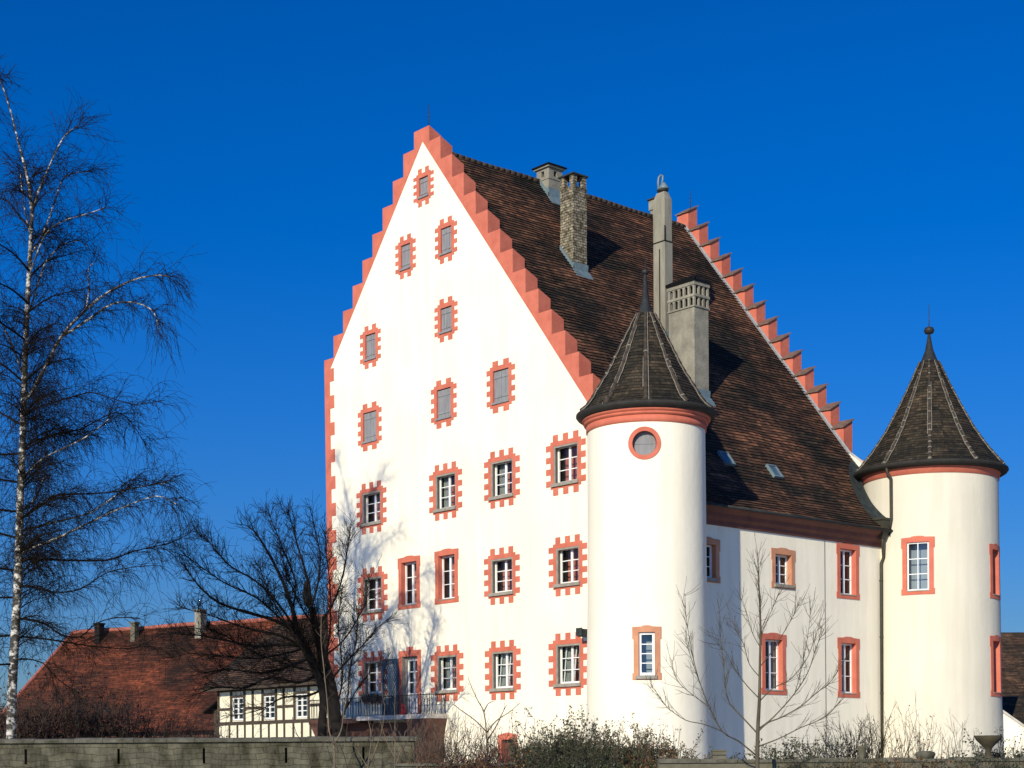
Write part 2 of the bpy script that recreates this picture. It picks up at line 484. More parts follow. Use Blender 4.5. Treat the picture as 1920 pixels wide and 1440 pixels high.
def empty(name, loc, rz=0.0):
    o = bpy.data.objects.new(name, None)
    col.objects.link(o)
    o.location = loc
    o.rotation_euler = (0, 0, rz)
    o.empty_display_size = 0.5
    return o


def lerp(a, b, t):
    return a + (b - a) * t


def prof_at(prof, z):
    """radius of a (r, z) profile at height z"""
    if z <= prof[0][1]: return prof[0][0]
    for (r0, z0), (r1, z1) in zip(prof, prof[1:]):
        if z <= z1:
            return lerp(r0, r1, (z - z0) / max(1e-6, z1 - z0))
    return prof[-1][0]


# ------------------------------------------------------------------ ground
g = MB()
g.face([(-2500, -400, 0), (2500, -400, 0), (2500, 4500, 0), (-2500, 4500, 0)])
tag(g.build('ground', M['ground']), 'unseen ground around the castle, made pale to bounce light', kind='structure')  # unseen ground, made pale to bounce sunlight onto the shaded walls

# ------------------------------------------------------------------ castle frame: x along the long wall, y along the gable, z up
ORG = Vector((4.99, 62.25, 0))
YAW = math.atan2(LV.y, LV.x)
castle = empty('castle', ORG, YAW)
tag(castle, 'tall white castle with coral stepped gables, toothed window surrounds and steep brown tiled roof', 'castle')


def Fg(yc):   # gable wall, seen from outside: u to the right
    return lambda u, v, n: (-n, yc - u, v)


def Fl(xc):   # long side wall
    return lambda u, v, n: (xc + u, -n, v)


RX, RY, RZ, PIT = 17.2, 13.43, 29.07, 1.28      # far gable, ridge
LEFT_T, LEFT_B = 21.12, 20.80


def left_edge(z):
    return lerp(LEFT_B, LEFT_T, max(0, min(1, z / 20.9)))


# step corners
rs = [(12.885 - 0.7935 * k, 30.14 - 1.0156 * k) for k in range(0, 17)]
ls = [(13.98 + 0.7935 * k, 30.08 - 1.0156 * k) for k in range(0, 10)]
CAPZ = 29.83
outline = [(0.0, 0.0), (0.0, rs[16][1])]
for k in range(16, 0, -1):
    yk, zk = rs[k]
    if k < 16:
        outline.append((yk, rs[k + 1][1])); outline.append((yk, zk))
    else:
        outline.append((max(yk, 0.02), zk))
outline += [(rs[0][0], rs[1][1]), (rs[0][0], CAPZ), (ls[0][0], CAPZ), (ls[0][0], ls[1][1])]
for k in range(1, 10):
    yk, zk = ls[k]
    outline.append((yk, zk))
    if k < 9:
        outline.append((yk, ls[k + 1][1]))
outline += [(LEFT_B, 0.0)]

# windows on the gable: (kind, y centre, z0, z1, width)
GW = []
def gw(kind, y0, y1, z0, z1, **k):
    if kind == 'casement': y1 += 0.15
    GW.append((kind, (y0 + y1) / 2, y1 - y0, z0, z1, k))
gw('casement', 16.66, 17.88, 4.76, 6.28)
gw('casement', 11.18, 12.40, 4.71, 6.26, curtain=True)
gw('casement', 7.44, 8.68, 4.66, 6.24, tilt=True, curtain=True)
gw('casement', 3.40, 4.66, 4.70, 6.32, tilt=True, curtain=True)
gw('door', 13.98, 15.10, 3.66, 6.36)
gw('casement', 16.62, 17.90, 8.62, 10.18)
gw('tall', 13.98, 15.10, 8.66, 10.62)
gw('tall', 11.28, 12.42, 8.70, 10.66)
gw('casement', 7.46, 8.70, 8.70, 10.16)
gw('casement', 3.42, 4.62, 8.74, 10.22)
gw('casement', 16.66, 17.94, 12.69, 14.14)
gw('casement', 11.20, 12.44, 12.70, 14.24, curtain=True)
gw('casement', 7.42, 8.66, 12.78, 14.28, curtain=True)
gw('casement', 3.46, 4.74, 12.83, 14.38)
gw('shutter', 16.95, 17.99, 16.51, 17.88, leaf=1)
gw('shutter', 11.49, 12.47, 16.70, 17.99, leaf=1)
gw('shutter', 7.64, 8.65, 16.75, 18.12, leaf=2)
gw('shutter', 16.98, 17.78, 20.32, 21.48, leaf=2)
gw('shutter', 11.39, 12.18, 20.46, 21.53, leaf=2)
gw('shutter', 14.32, 15.01, 23.89, 24.98, leaf=1)
gw('shutter', 11.39, 12.12, 23.90, 25.03, leaf=2)
gw('shutter', 13.00, 13.64, 26.79, 27.66, leaf=1)
gw('basement', 7.45, 8.25, 1.2, 2.52)
LW = []
def lw(x0, x1, z0, z1, **k): LW.append(('tall', (x0 + x1) / 2, x1 - x0, z0, z1, k))
lw(3.30, 4.28, 8.86, 10.24, pale=True, sill=True)
lw(7.98, 9.02, 8.90, 10.18, pale=True, sill=True)
lw(12.34, 13.44, 8.74, 10.76)
lw(7.30, 8.40, 4.46, 6.60, curtain=True)
lw(12.38, 13.42, 4.44, 6.66)


def wall_with_holes(mb, F, outer, holes, n, mi=0):
    loops = [[Vector((u, v, 0)) for u, v in outer]] + [[Vector((u, v, 0)) for u, v in h] for h in holes]
    flat = [p for lp in loops for p in lp]
    for t in geometry.tessellate_polygon(loops):
        pts = [flat[i] for i in t]
        mb.face([F(p.x, p.y, n) for p in pts], mi)


def rect(u0, u1, v0, v1):
    return [(u0, v0), (u1, v0), (u1, v1), (u0, v1)]


# gable wall (front face white, returns and back coral)
TH_G = 0.66
mb = MB()
F0 = Fg(0)
wall_with_holes(mb, F0, [(-y, z) for y, z in outline], [rect(-(yc + ww / 2), -(yc - ww / 2), z0, z1) for _, yc, ww, z0, z1, _ in GW], 0.0)
for (y0, z0), (y1, z1) in zip(outline, outline[1:]):
    d0, d1 = (0.30 if z0 > 13 else 0), (0.30 if z1 > 13 else 0)
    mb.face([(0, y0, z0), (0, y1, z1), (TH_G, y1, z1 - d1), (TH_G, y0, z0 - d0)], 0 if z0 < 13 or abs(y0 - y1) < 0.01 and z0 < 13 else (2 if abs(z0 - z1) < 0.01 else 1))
wall_with_holes(mb, lambda u, v, n: (TH_G, -u, v), [(-y, z - (0.30 if z > 13 else 0)) for y, z in outline], [], 0, 1)
mb.build('gable_wall', [M['plaster'], M['coral'], M['coral_pale']], castle)

# coral stepped border and corner quoins on the front of the gable, a few mm proud
mb = MB()
APEX, ILEFT, IRIGHT = (13.37, 29.25), (20.62, 20.45), (0.55, 12.85)
def line_z(y):
    return APEX[1] - (APEX[1] - IRIGHT[1]) / (APEX[0] - IRIGHT[0]) * (APEX[0] - y) if y < APEX[0] else APEX[1] - (APEX[1] - ILEFT[1]) / (ILEFT[0] - APEX[0]) * (y - APEX[0])
PR = 0.014
def strip(y0, y1, top):
    poly = [(-y1, line_z(y1)), (-y0, line_z(y0)), (-y0, top), (-y1, top)]
    mb.prism(F0, poly, 0.002, PR)
for k in range(1, 16):
    strip(rs[k][0], rs[k - 1][0] , rs[k][1] if k else CAPZ)
strip(rs[0][0], APEX[0], CAPZ); strip(APEX[0], ls[0][0], CAPZ)
for k in range(1, 10):
    y0, y1 = ls[k - 1][0], min(ls[k][0], 20.62 if k == 9 else 99)
    strip(y0, y1, ls[k][1])
# quoins
zz = 20.45
mb.prism(F0, [(-20.62, zz), (-20.62, ls[9][1]), (-21.12, ls[9][1]), (-left_edge(zz), zz)][::-1], 0.002, PR)
tooth = True
while zz > 0:
    h = 0.62 if tooth else 0.67
    lo_ = max(0.0, zz - h)
    wdt = 0.78 if tooth else 0.44
    mb.prism(F0, [(-left_edge(lo_), lo_), (-left_edge(lo_) + wdt, lo_), (-left_edge(zz) + wdt, zz), (-left_edge(zz), zz)], 0.002, PR)
    zz = lo_; tooth = not tooth
mb.build('stepped_border', M['coral'], castle)

# far gable
mb = MB()
fs_ = [(13.194 - 0.75 * k, 30.204 - 0.968 * k - 0.42) for k in range(0, 14)]      # the far gable's own, slightly smaller steps
out2 = [(0.0, 0.0), (0.0, 13.2), (1.6, 13.9), (1.6, 14.9), (fs_[13][0], 15.45), fs_[13]]
for k in range(12, 0, -1):
    out2 += [(fs_[k][0], fs_[k + 1][1]), fs_[k]]
out2 += [(fs_[0][0], fs_[1][1]), (fs_[0][0], CAPZ)] + outline[outline.index((ls[0][0], CAPZ)):]
fo = [(-y, z) for y, z in out2]
wall_with_holes(mb, lambda u, v, n: (RX, -u, v), fo, [], 0, 0)
wall_with_holes(mb, lambda u, v, n: (RX + TH_G, -u, v), fo, [], 0, 1)
for (y0, z0), (y1, z1) in zip(out2, out2[1:]):
    d0, d1 = (0.36 if z0 > 13 else 0), (0.36 if z1 > 13 else 0)
    mb.face([(RX, y0, z0), (RX, y1, z1), (RX + TH_G, y1, z1 + d1), (RX + TH_G, y0, z0 + d0)], 0 if z0 > 13 else 1)
fg = mb.build('far_gable_wall', [M['coral'], M['plaster']], castle)
def far_coping(y0, y1, z):
    mb = MB()
    a, b = RX - 0.10, RX + TH_G + 0.08
    za, zb = z - 0.055, z + 0.36 + 0.05
    j = rng.uniform(-.015, .015)
    for i in range(4):
        ya, yb = lerp(y0, y1, i / 4) + .006, lerp(y0, y1, (i + 1) / 4) - .006
        q = rng.uniform(-.012, .012) + j
        mb.box(lambda u, v, n: (lerp(a, b, v), u, lerp(za, zb, v) + 0.012 + n + q), ya, yb, 0, 1, 0.0, 0.055)
    mb.build('coping', M['coping_tile'], fg)
for k in range(1, 14):
    far_coping(fs_[k][0] - 0.07, fs_[k - 1][0] - 0.004, fs_[k][1])
far_coping(fs_[0][0] - 0.07, ls[0][0] + 0.07, CAPZ)
for k in range(1, 10):
    far_coping(ls[k - 1][0] + 0.004, ls[k][0] + 0.07, ls[k][1])
# lead flashing where the roof meets the far gable
mb = MB()
def rz_(y): return RZ - PIT * (RY - y)
mb.prism(lambda u, v, n: (RX + n, u, v), [(0.9, rz_(0.9) - .05), (RY, RZ - .05), (RY, RZ + .20), (0.9, rz_(0.9) + .20)], -.035, -.003)
mb.prism(lambda u, v, n: (RX + n, u, v), [(0.9, rz_(0.9) + .04), (RY, RZ + .04), (RY, RZ + .075), (0.9, rz_(0.9) + .075)], -.16, -.036)
mb.build('verge_flashing', M['pale_lead'], castle)

# long wall, back wall
mb = MB()
wall_with_holes(mb, Fl(0), rect(TH_G, RX, 0, 11.75), [rect(xc - ww / 2, xc + ww / 2, z0, z1) for _, xc, ww, z0, z1, _ in LW], 0.0)
mb.build('side_wall', M['plaster'], castle)
mb = MB()
mb.face([(TH_G, 20.8, 0), (RX, 20.8, 0), (RX, 20.8, 19.6), (TH_G, 20.8, 19.6)])
mb.build('rear_wall', M['plaster'], castle)

# roof in tile courses
def courses(mb, path, x0, x1, row=0.20, lip=0.042, nx=30, P=lambda x, y, z: (x, y, z)):
    """path: (y, z) from eave to ridge; every course is a strip whose lower edge stands proud of the one below"""
    L = [0.0]
    for (a, b), (c, d) in zip(path, path[1:]):
        L.append(L[-1] + math.hypot(c - a, d - b))
    def pos(t):
        t = max(0, min(L[-1], t))
        for i in range(len(path) - 1):
            if t <= L[i + 1] or i == len(path) - 2:
                k = (t - L[i]) / (L[i + 1] - L[i])
                y, z = lerp(path[i][0], path[i + 1][0], k), lerp(path[i][1], path[i + 1][1], k)
                dy, dz = path[i + 1][0] - path[i][0], path[i + 1][1] - path[i][1]
                q = math.hypot(dy, dz)
                n = (-dz / q, dy / q)
                if n[1] < 0: n = (-n[0], -n[1])
                return y, z, n
    n = int(L[-1] / row)
    xs = [lerp(x0, x1, i / nx) for i in range(nx + 1)]
    wob = [[0.020 * math.sin(x * 0.9 + 0.21 * j) + 0.012 * math.sin(2.3 * x + 0.13 * j) for x in xs] for j in range(n + 2)]
    for j in range(n + 1):
        t0, t1 = j * row, min(L[-1], (j + 1) * row + 0.01)
        ya, za, na = pos(t0); yb, zb, nb = pos(t1)
        jit = rng.uniform(-0.004, 0.008)
        for i in range(nx):
            def pt(y, z, nn, off, k, jj):
                o = off + wob[jj][k]
                return P(xs[k], y + nn[0] * o, z + nn[1] * o)
            a = pt(ya, za, na, lip + jit, i, j); b = pt(ya, za, na, lip + jit, i + 1, j)
            c = pt(yb, zb, nb, 0, i + 1, j + 1); d = pt(yb, zb, nb, 0, i, j + 1)
            mb.face([a, b, c, d], 0, [(xs[i], t0), (xs[i + 1], t0), (xs[i + 1], t1), (xs[i], t1)])
            e = pt(ya, za, na, -0.01, i, j); f = pt(ya, za, na, -0.01, i + 1, j)
            mb.face([e, f, b, a], 0, [(xs[i], t0 - .01), (xs[i + 1], t0 - .01), (xs[i + 1], t0), (xs[i], t0)])

def roof_z(y):
    return RZ - PIT * (RY - y) if y < RY else RZ - PIT * (y - RY)
mb = MB()
EAVE = [(-0.62, 11.72), (-0.1, 12.12), (0.5, 12.66), (1.5, roof_z(1.5)), (RY, RZ)]
courses(mb, EAVE, TH_G, RX)
courses(mb, [(21.25, roof_z(21.25)), (RY, RZ)], TH_G, RX, nx=8)
roof = mb.build('roof', M['tiles'], castle)
mb = MB()
pts = [(x, RY, RZ + 0.02 + 0.02 * math.sin(1.3 * x)) for x in [TH_G + 0.35 * i for i in range(int((RX - TH_G) / 0.35) + 1)]]
for a, b in zip(pts, pts[1:]):
    mb.tube([a, (b[0] + 0.03, b[1], b[2])], 0.13, 0.115, 8)
mb.build('ridge_tiles', M['ridge_clay'], roof)
# cornice and eaves
mb = MB()
CP = [(0.0, 11.02), (0.10, 11.05), (0.12, 11.2), (0.26, 11.32), (0.30, 11.48), (0.52, 11.62), (0.58, 11.69), (0.0, 11.69)]
vs, k = [], len(CP)
vs = [(TH_G, -n, z) for n, z in CP] + [(15.45, -n, z) for n, z in CP]
mb.idx(vs, [tuple(range(k)), tuple(range(2 * k - 1, k - 1, -1))] + [(i, k + i, k + (i + 1) % k, (i + 1) % k) for i in range(k)])
mb.build('eaves_cornice', M['cornice'], castle)
mb = MB()
mb.tube([(TH_G, -0.66, 11.71), (15.5, -0.66, 11.69)], 0.055, sides=8)
mb.build('gutter', M['lead'], castle)
# gutter end poking out at the left corner
mb = MB()
mb.prism(lambda u, v, n: (0.35 + n, 20.95 + u, v), [(0, 19.05), (0.40, 19.18), (0.44, 19.3), (0, 19.55)], 0, 0.5)
mb.build('eaves_end', M['lead'], castle)


# ------------------------------------------------------------------ windows
def teeth_surround(mb, F, w, z0, z1, band, tooth, nt, ns, nu=1):
    a = w / 2
    o = PR
    mb.box(F, -a - band, -a, z0 - band, z1 + band, 0.002, o, 0, 1)
    mb.box(F, a, a + band, z0 - band, z1 + band, 0.002, o, 0, 1)
    mb.box(F, -a, a, z1, z1 + band, 0.002, o, 0, nu)
    mb.box(F, -a, a, z0 - band, z0, 0.002, o, 0, nu)
    W = w + 2 * band
    tw = W / (2 * nt - 1 + 0.9)
    gap = (W - nt * tw) / (nt)
    for i in range(nt):
        u0 = -W / 2 + gap / 2 + i * (tw + gap)
        mb.box(F, u0, u0 + tw, z1 + band, z1 + band + tooth, 0.002, o)
        mb.box(F, u0, u0 + tw, z0 - band - tooth, z0 - band, 0.002, o)
    H = z1 - z0 + 2 * band
    th = H / (2 * ns - 1 + 0.8)
    gp = (H - ns * th) / ns
    for i in range(ns):
        v0 = z0 - band + gp / 2 + i * (th + gp)
        mb.box(F, -a - band - tooth, -a - band, v0, v0 + th, 0.002, o)
        mb.box(F, a + band, a + band + tooth, v0, v0 + th, 0.002, o)


def plain_surround(mb, F, w, z0, z1, b, proud=0.03, nu=1):
    a = w / 2
    o = proud
    mb.box(F, -a - b, -a, z0 - b * 0.7, z1, 0.002, o, 0, 1)
    mb.box(F, a, a + b, z0 - b * 0.7, z1, 0.002, o, 0, 1)
    mb.box(F, -a, a, z0 - b * 0.7, z0, 0.002, o, 0, nu)
    # lintel with ears and a shallow raised centre
    xs = [-a - b, -a * 0.62, -a * 0.55, -a * 0.2, a * 0.2, a * 0.55, a * 0.62, a + b]
    hs_ = [b * 1.05, b * 1.12, b * 1.25, b * 1.34, b * 1.34, b * 1.25, b * 1.12, b * 1.05]
    for i in range(len(xs) - 1):
        mb.prism(F, [(xs[i], z1), (xs[i + 1], z1), (xs[i + 1], z1 + hs_[i + 1]), (xs[i], z1 + hs_[i])], 0.002, o)
    # side ears near the top and feet
    for sgn in (-1, 1):
        u0, u1 = sorted((sgn * (a + b), sgn * (a + b + 0.05)))
        mb.box(F, u0, u1, z1 - 0.25, z1 + b * 1.05, 0.002, o)
        mb.box(F, u0, u1, z0 - b * 0.7, z0 + 0.12, 0.002, o)


def sash_mesh(F, w, z0, z1, n, cols=2, rows=3, fr=0.075, bar=0.034, mull=0.10, nu=1):
    mb = MB()
    a = w / 2
    mb.box(F, -a, -a + fr, z0, z1, n, n + 0.06)
    mb.box(F, a - fr, a, z0, z1, n, n + 0.06)
    mb.box(F, -a + fr, a - fr, z0, z0 + fr * 1.2, n, n + 0.06, 0, nu)
    mb.box(F, -a + fr, a - fr, z1 - fr, z1, n, n + 0.06, 0, nu)
    iz0, iz1 = z0 + fr * 1.2, z1 - fr
    us = [-a + fr + (2 * a - 2 * fr) * i / cols for i in range(cols + 1)]
    for i in range(1, cols):
        mb.box(F, us[i] - mull / 2, us[i] + mull / 2, iz0, iz1, n + 0.004, n + 0.068)
    for i in range(cols):
        l_ = us[i] + (mull / 2 if i > 0 else 0)
        r_ = us[i + 1] - (mull / 2 if i < cols - 1 else 0)
        for k in range(1, rows):
            v = lerp(iz0, iz1, k / rows)
            mb.box(F, l_, r_, v - bar / 2, v + bar / 2, n + 0.012, n + 0.05)
    return mb


def add_window(parent, F, kind, w, z0, z1, o, nu=1):
    reveal_m = M['stone'] if kind in ('casement', 'door') else M['coral_dark'] if kind == 'basement' else o.get('surround', M['coral'])
    rec = {'shutter': 0.10, 'casement': 0.29, 'door': 0.30, 'tall': 0.27, 'basement': 0.3}[kind] if 'rec' not in o else o['rec']
    deep = rec + 0.45
    a = w / 2
    mb = MB()
    if kind == 'shutter':
        deep = rec
    for (p, q) in (((-a, z0), (-a, z1)), ((-a, z1), (a, z1)), ((a, z1), (a, z0)), ((a, z0), (-a, z0))):
        for i in range(nu):
            p_ = (lerp(p[0], q[0], i / nu), lerp(p[1], q[1], i / nu)); q_ = (lerp(p[0], q[0], (i + 1) / nu), lerp(p[1], q[1], (i + 1) / nu))
            mb.face([F(*p_, 0), F(*q_, 0), F(*q_, -rec), F(*p_, -rec)], 0)
            if deep > rec:
                mb.face([F(*p_, -rec), F(*q_, -rec), F(*q_, -deep), F(*p_, -deep)], 1)
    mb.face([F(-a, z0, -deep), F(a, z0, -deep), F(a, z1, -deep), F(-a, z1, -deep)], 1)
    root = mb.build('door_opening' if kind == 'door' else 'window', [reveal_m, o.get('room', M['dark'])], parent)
    sm = MB()
    sur_m = o.get('surround', M['coral'])
    if kind in ('casement', 'shutter'):
        band = 0.185 if kind == 'casement' else 0.19
        teeth_surround(sm, F, w, z0, z1, band, 0.27 if kind == 'casement' else 0.22, 3 if kind == 'casement' else 2, 4)
    elif kind == 'door':
        b = 0.27
        sm.box(F, -a - b, -a, z0, z1, 0.002, PR); sm.box(F, a, a + b, z0, z1, 0.002, PR)
        sm.box(F, -a - b, a + b, z1, z1 + b, 0.002, PR)
        sm.box(F, -0.2, 0.28, z1 + b, z1 + b + 0.16, 0.002, PR)
    elif kind == 'basement':
        b = 0.22
        sm.box(F, -a - b, -a, z0, z1, 0.002, PR); sm.box(F, a, a + b, z0, z1, 0.002, PR)
        xs = [-a - b, -a * 0.5, 0, a * 0.5, a + b]; hh = [0.2, 0.27, 0.3, 0.27, 0.2]
        for i in range(4):
            sm.prism(F, [(xs[i], z1), (xs[i + 1], z1), (xs[i + 1], z1 + hh[i + 1]), (xs[i], z1 + hh[i])], 0.002, PR)
    else:
        plain_surround(sm, F, w, z0, z1, o.get('band', 0.21), nu=nu)
    sm.build('surround', sur_m, root)
    if kind == 'casement':
        fm = MB()
        fm.box(F, -a, -a + .075, z0 + .03, z1 - .075, -.05, .004); fm.box(F, a - .05, a, z0 + .03, z1 - .075, -.05, .004)
        fm.box(F, -a, a, z1 - .075, z1, -.05, .004)
        fm.build('frame', M['stone'], root)
    if kind == 'shutter':
        nb = 4 if w > 0.8 else 3
        for lf in range(o['leaf']):
            q = MB()
            l0, l1 = -a + 0.02 + (2 * a - 0.04) * lf / o['leaf'], -a + 0.02 + (2 * a - 0.04) * (lf + 1) / o['leaf'] - 0.012
            k = max(2, nb // o['leaf'])
            for i in range(k):
                u0, u1 = lerp(l0, l1, i / k), lerp(l0, l1, (i + 1) / k) - 0.012
                q.box(F, u0, u1, z0 + 0.03, z1 - 0.02, -rec + 0.01, -rec + 0.04 + rng.uniform(-.004, .004))
            for v in (lerp(z0, z1, 0.2), lerp(z0, z1, 0.8)):
                q.box(F, l0 + 0.01, l1 - 0.01, v - 0.05, v + 0.05, -rec + 0.041, -rec + 0.062)
            q.build('shutter', M['shutter'], root)
        s = MB(); s.box(F, -a - 0.05, a + 0.05, z0 - 0.055, z0 + 0.03, -rec, 0.07)
        s.build('sill', M['shutter'], root)
        return root
    if kind == 'basement':
        q = MB(); q.box(F, -a, a, z0, z1, -rec - 0.02, -rec + 0.02)
        q.build('shutter', M['brownwall'], root)
        return root
    if kind == 'door':
        fr = MB()
        fr.box(F, -a, -a + 0.14, z0, z1, -rec, -rec + 0.12); fr.box(F, a - 0.06, a, z0, z1, -rec, -rec + 0.12); fr.box(F, -a + 0.14, a - 0.06, z1 - 0.12, z1, -rec, -rec + 0.12)
        fr.build('frame', M['stone'], root)
        F2 = lambda u, v, n: F(u + 0.04, v, n)
        s = sash_mesh(F2, w - 0.2, z0 + 0.95, z1 - 0.12, -rec + 0.02, 2, 3, 0.08, 0.04, 0.06)
        s.box(F2, -a + 0.1, a - 0.1, z0 + 0.03, z0 + 0.95, -rec + 0.02, -rec + 0.07)
        s.box(F2, -a + 0.2, -0.06, z0 + 0.12, z0 + 0.82, -rec + 0.071, -rec + 0.09)
        s.box(F2, 0.06, a - 0.2, z0 + 0.12, z0 + 0.82, -rec + 0.071, -rec + 0.09)
        dl = s.build('door', M['white'], root)
        p = MB(); p.face([F2(-a + 0.12, z0 + 0.96, -rec + .035), F2(a - 0.12, z0 + 0.96, -rec + .035), F2(a - 0.12, z1 - 0.16, -rec + .035), F2(-a + 0.12, z1 - 0.16, -rec + .035)])
        p.build('pane', M['glass'], root)
        return root
    n = -rec
    rows, cols = o.get('rows', 3), o.get('cols', 2)
    s = sash_mesh(F, w, z0 + 0.03, z1, n, cols, rows, nu=nu, mull=o.get('mull', 0.10), fr=o.get('fr', 0.075))
    if o.get('tilt'):
        # one leaf tilted inwards at the top behind the fixed frame
        sl = 0.16
        for (u0, u1) in ((-a + 0.10, -a + 0.15), (-0.02, 0.03)):
            s.prism(F, [(u0, z0 + 0.1), (u1, z0 + 0.1), (u1 + sl, z1 - 0.12), (u0 + sl, z1 - 0.12)], n - 0.05, n - 0.02)
    s.build('sash', M['white'], root)
    p = MB()
    tl_ = rng.uniform(-.006, .006)
    for i in range(nu):
        ua, ub = lerp(-a + .05, a - .05, i / nu), lerp(-a + .05, a - .05, (i + 1) / nu)
        p.face([F(ua, z0 + .08, n + .022), F(ub, z0 + .08, n + .022 + tl_), F(ub, z1 - .05, n + .022 + tl_), F(ua, z1 - .05, n + .022)])
    p.build('pane', M['glass'], root)
    if o.get('curtain'):
        c = MB()
        kk = 7
        for (ua, ub) in ((-a + 0.05, -a * 0.35), (a * 0.25, a - 0.05)):
            for i in range(kk):
                u0, u1 = lerp(ua, ub, i / kk), lerp(ua, ub, (i + 1) / kk)
                d0, d1 = (0.10, 0.14) if i % 2 else (0.14, 0.10)
                c.face([F(u0, z0 + 0.05, n - d0), F(u1, z0 + 0.05, n - d1), F(u1, z1 - 0.04, n - d1), F(u0, z1 - 0.04, n - d0)])
        c.build('curtain', M['curtain'], root)
    if kind == 'casement' or o.get('sill'):
        b = MB(); b.box(F, -a - 0.10, a + 0.06, z0 - 0.10, z0 + 0.03, -rec + 0.0, 0.10, 0, nu)
        b.build('sill', M['stone'], root)
    elif kind == 'tall':
        b = MB(); b.box(F, -a + 0.0, a - 0.0, z0 + 0.001, z0 + 0.045, -rec, 0.05, 0, nu)
        b.build('sill', M['stone'], root)
    return root


for kind, yc, ww, z0, z1, o in GW:
    r = add_window(castle, Fg(yc), kind, ww, z0, z1, o)
    if kind == 'door':
        door = r
for kind, xc, ww, z0, z1, o in LW:
    if o.get('pale'):
        o = dict(o, surround=M['coral_pale'])
    add_window(castle, Fl(xc), kind, ww, z0, z1, o)

# open lattice shutter folded back beside the balcony door
mb = MB()
F = Fg(15.93)
mb.box(F, -0.60, -0.50, 3.72, 6.30, 0.05, 0.10); mb.box(F, 0.50, 0.60, 3.72, 6.30, 0.05, 0.10)
mb.box(F, -0.50, 0.50, 3.72, 4.55, 0.055, 0.095)
arch = [(-0.5, 6.3), (-0.5, 5.75)] + [(-0.5 * math.cos(t), 5.75 + 0.38 * math.sin(t)) for t in [R(15 * i) for i in range(1, 12)]] + [(0.5, 5.75), (0.5, 6.3)]
for i in range(1, len(arch) - 2):
    (u0, v0), (u1, v1) = arch[i], arch[i + 1]
    if u1 - u0 > 1e-4:
        mb.prism(F, [(u0, v0), (u1, v1), (u1, 6.3), (u0, 6.3)], 0.055, 0.095)
for k in range(-7, 12):
    for sg in (1, -1):
        pts = []
        for t in range(0, 41):
            u = -0.5 + t / 40.0
            v = 4.55 + k * 0.22 + sg * (u * 1.35)
            top = 5.75 + 0.38 * math.sqrt(max(0, 1 - (u / 0.5) ** 2))
            if 4.55 < v < top: pts.append((u, v))
        if len(pts) > 2:
            mb.tube([F(pts[0][0], pts[0][1], 0.075 + 0.012 * sg), F(pts[-1][0], pts[-1][1], 0.075 + 0.012 * sg)], 0.016, sides=4)
mb.build('lattice_shutter', M['slate'], door)


# ------------------------------------------------------------------ chimneys
def cbox(mb, x0, x1, y0, y1, z0, z1, mi=0):
    mb.box(lambda u, v, n: (u, n, v), x0, x1, z0, z1, y0, y1, mi)


def flash(parent, x0, x1, y0, y1, h=0.34):
    mb = MB()
    e = 0.05
    zf = roof_z(y0)
    mb.prism(lambda u, v, n: (n, u, v), [(y0 - e, roof_z(y0 - e) - 0.1), (y0 + 0.02, zf - 0.1), (y0 + 0.02, zf + h), (y0 - e, zf + h)], x0 - e, x1 + e)
    mb.prism(lambda u, v, n: (n, u, v), [(y0 - 0.32, roof_z(y0 - 0.32) + 0.03), (y0 - e, roof_z(y0 - e) + 0.03), (y0 - e, roof_z(y0 - e) + 0.09), (y0 - 0.32, roof_z(y0 - 0.32) + 0.08)], x0 - 0.1, x1 + 0.1)
    for xx0, xx1 in ((x0 - e, x0 + 0.005), (x1 - 0.005, x1 + e)):
        mb.prism(lambda u, v, n: (n, u, v), [(y0 - e, roof_z(y0 - e) - 0.1), (y1, roof_z(min(y1, RY)) - 0.1), (y1, roof_z(min(y1, RY)) + 0.2), (y0 - e, roof_z(y0 - e) + 0.25)], xx0, xx1)
    mb.build('flashing', M['zinc'], parent)


# crumbling brick stack with open crown
x0, x1, y0, y1 = 5.20, 6.02, 9.13, 9.98
mb = MB()
NR = 34
zs = [lerp(23.0, 27.28, i / NR) for i in range(NR + 1)]
ring = []
for z in zs:
    j = lambda: rng.uniform(-0.016, 0.016)
    ring.append([(x0 + j(), y0 + j(), z), (lerp(x0, x1, .5), y0 + j(), z), (x1 + j(), y0 + j(), z), (x1 + j(), lerp(y0, y1, .5), z), (x1 + j(), y1 + j(), z), (lerp(x0, x1, .5), y1 + j(), z), (x0 + j(), y1 + j(), z), (x0 + j(), lerp(y0, y1, .5), z)])
for a, b in zip(ring, ring[1:]):
    for k in range(8):
        mb.face([a[k], a[(k + 1) % 8], b[(k + 1) % 8], b[k]])
mb.face(ring[-1])
chim = mb.build('chimney', M['oldbrick'], castle)
chim['label'] = 'crumbling brick chimney with an open crown'
mb = MB()
cbox(mb, x0 - 0.03, x1 + 0.03, y0 - 0.03, y1 + 0.03, 27.27, 27.34)
for (px_, py_) in ((x0, y0), (x1 - 0.24, y0), (x0, y1 - 0.24), (x1 - 0.24, y1 - 0.24)):
    cbox(mb, px_, px_ + 0.24, py_, py_ + 0.24, 27.34, 27.86)
cbox(mb, x0 - 0.07, x1 + 0.07, y0 - 0.07, y1 + 0.07, 27.86, 27.93, 1)
mb.build('crown', [M['oldbrick'], M['lead']], chim)
flash(chim, x0, x1, y0, y1)

# ridge chimney with small flue holes
x0, x1, y0, y1 = 7.05, 7.92, 12.75, 13.60
mb = MB()
cbox(mb, x0, x1, y0, y1, 27.4, 29.08)
cbox(mb, x0 - 0.03, x1 + 0.03, y0 - 0.03, y1 + 0.03, 29.08, 29.13)
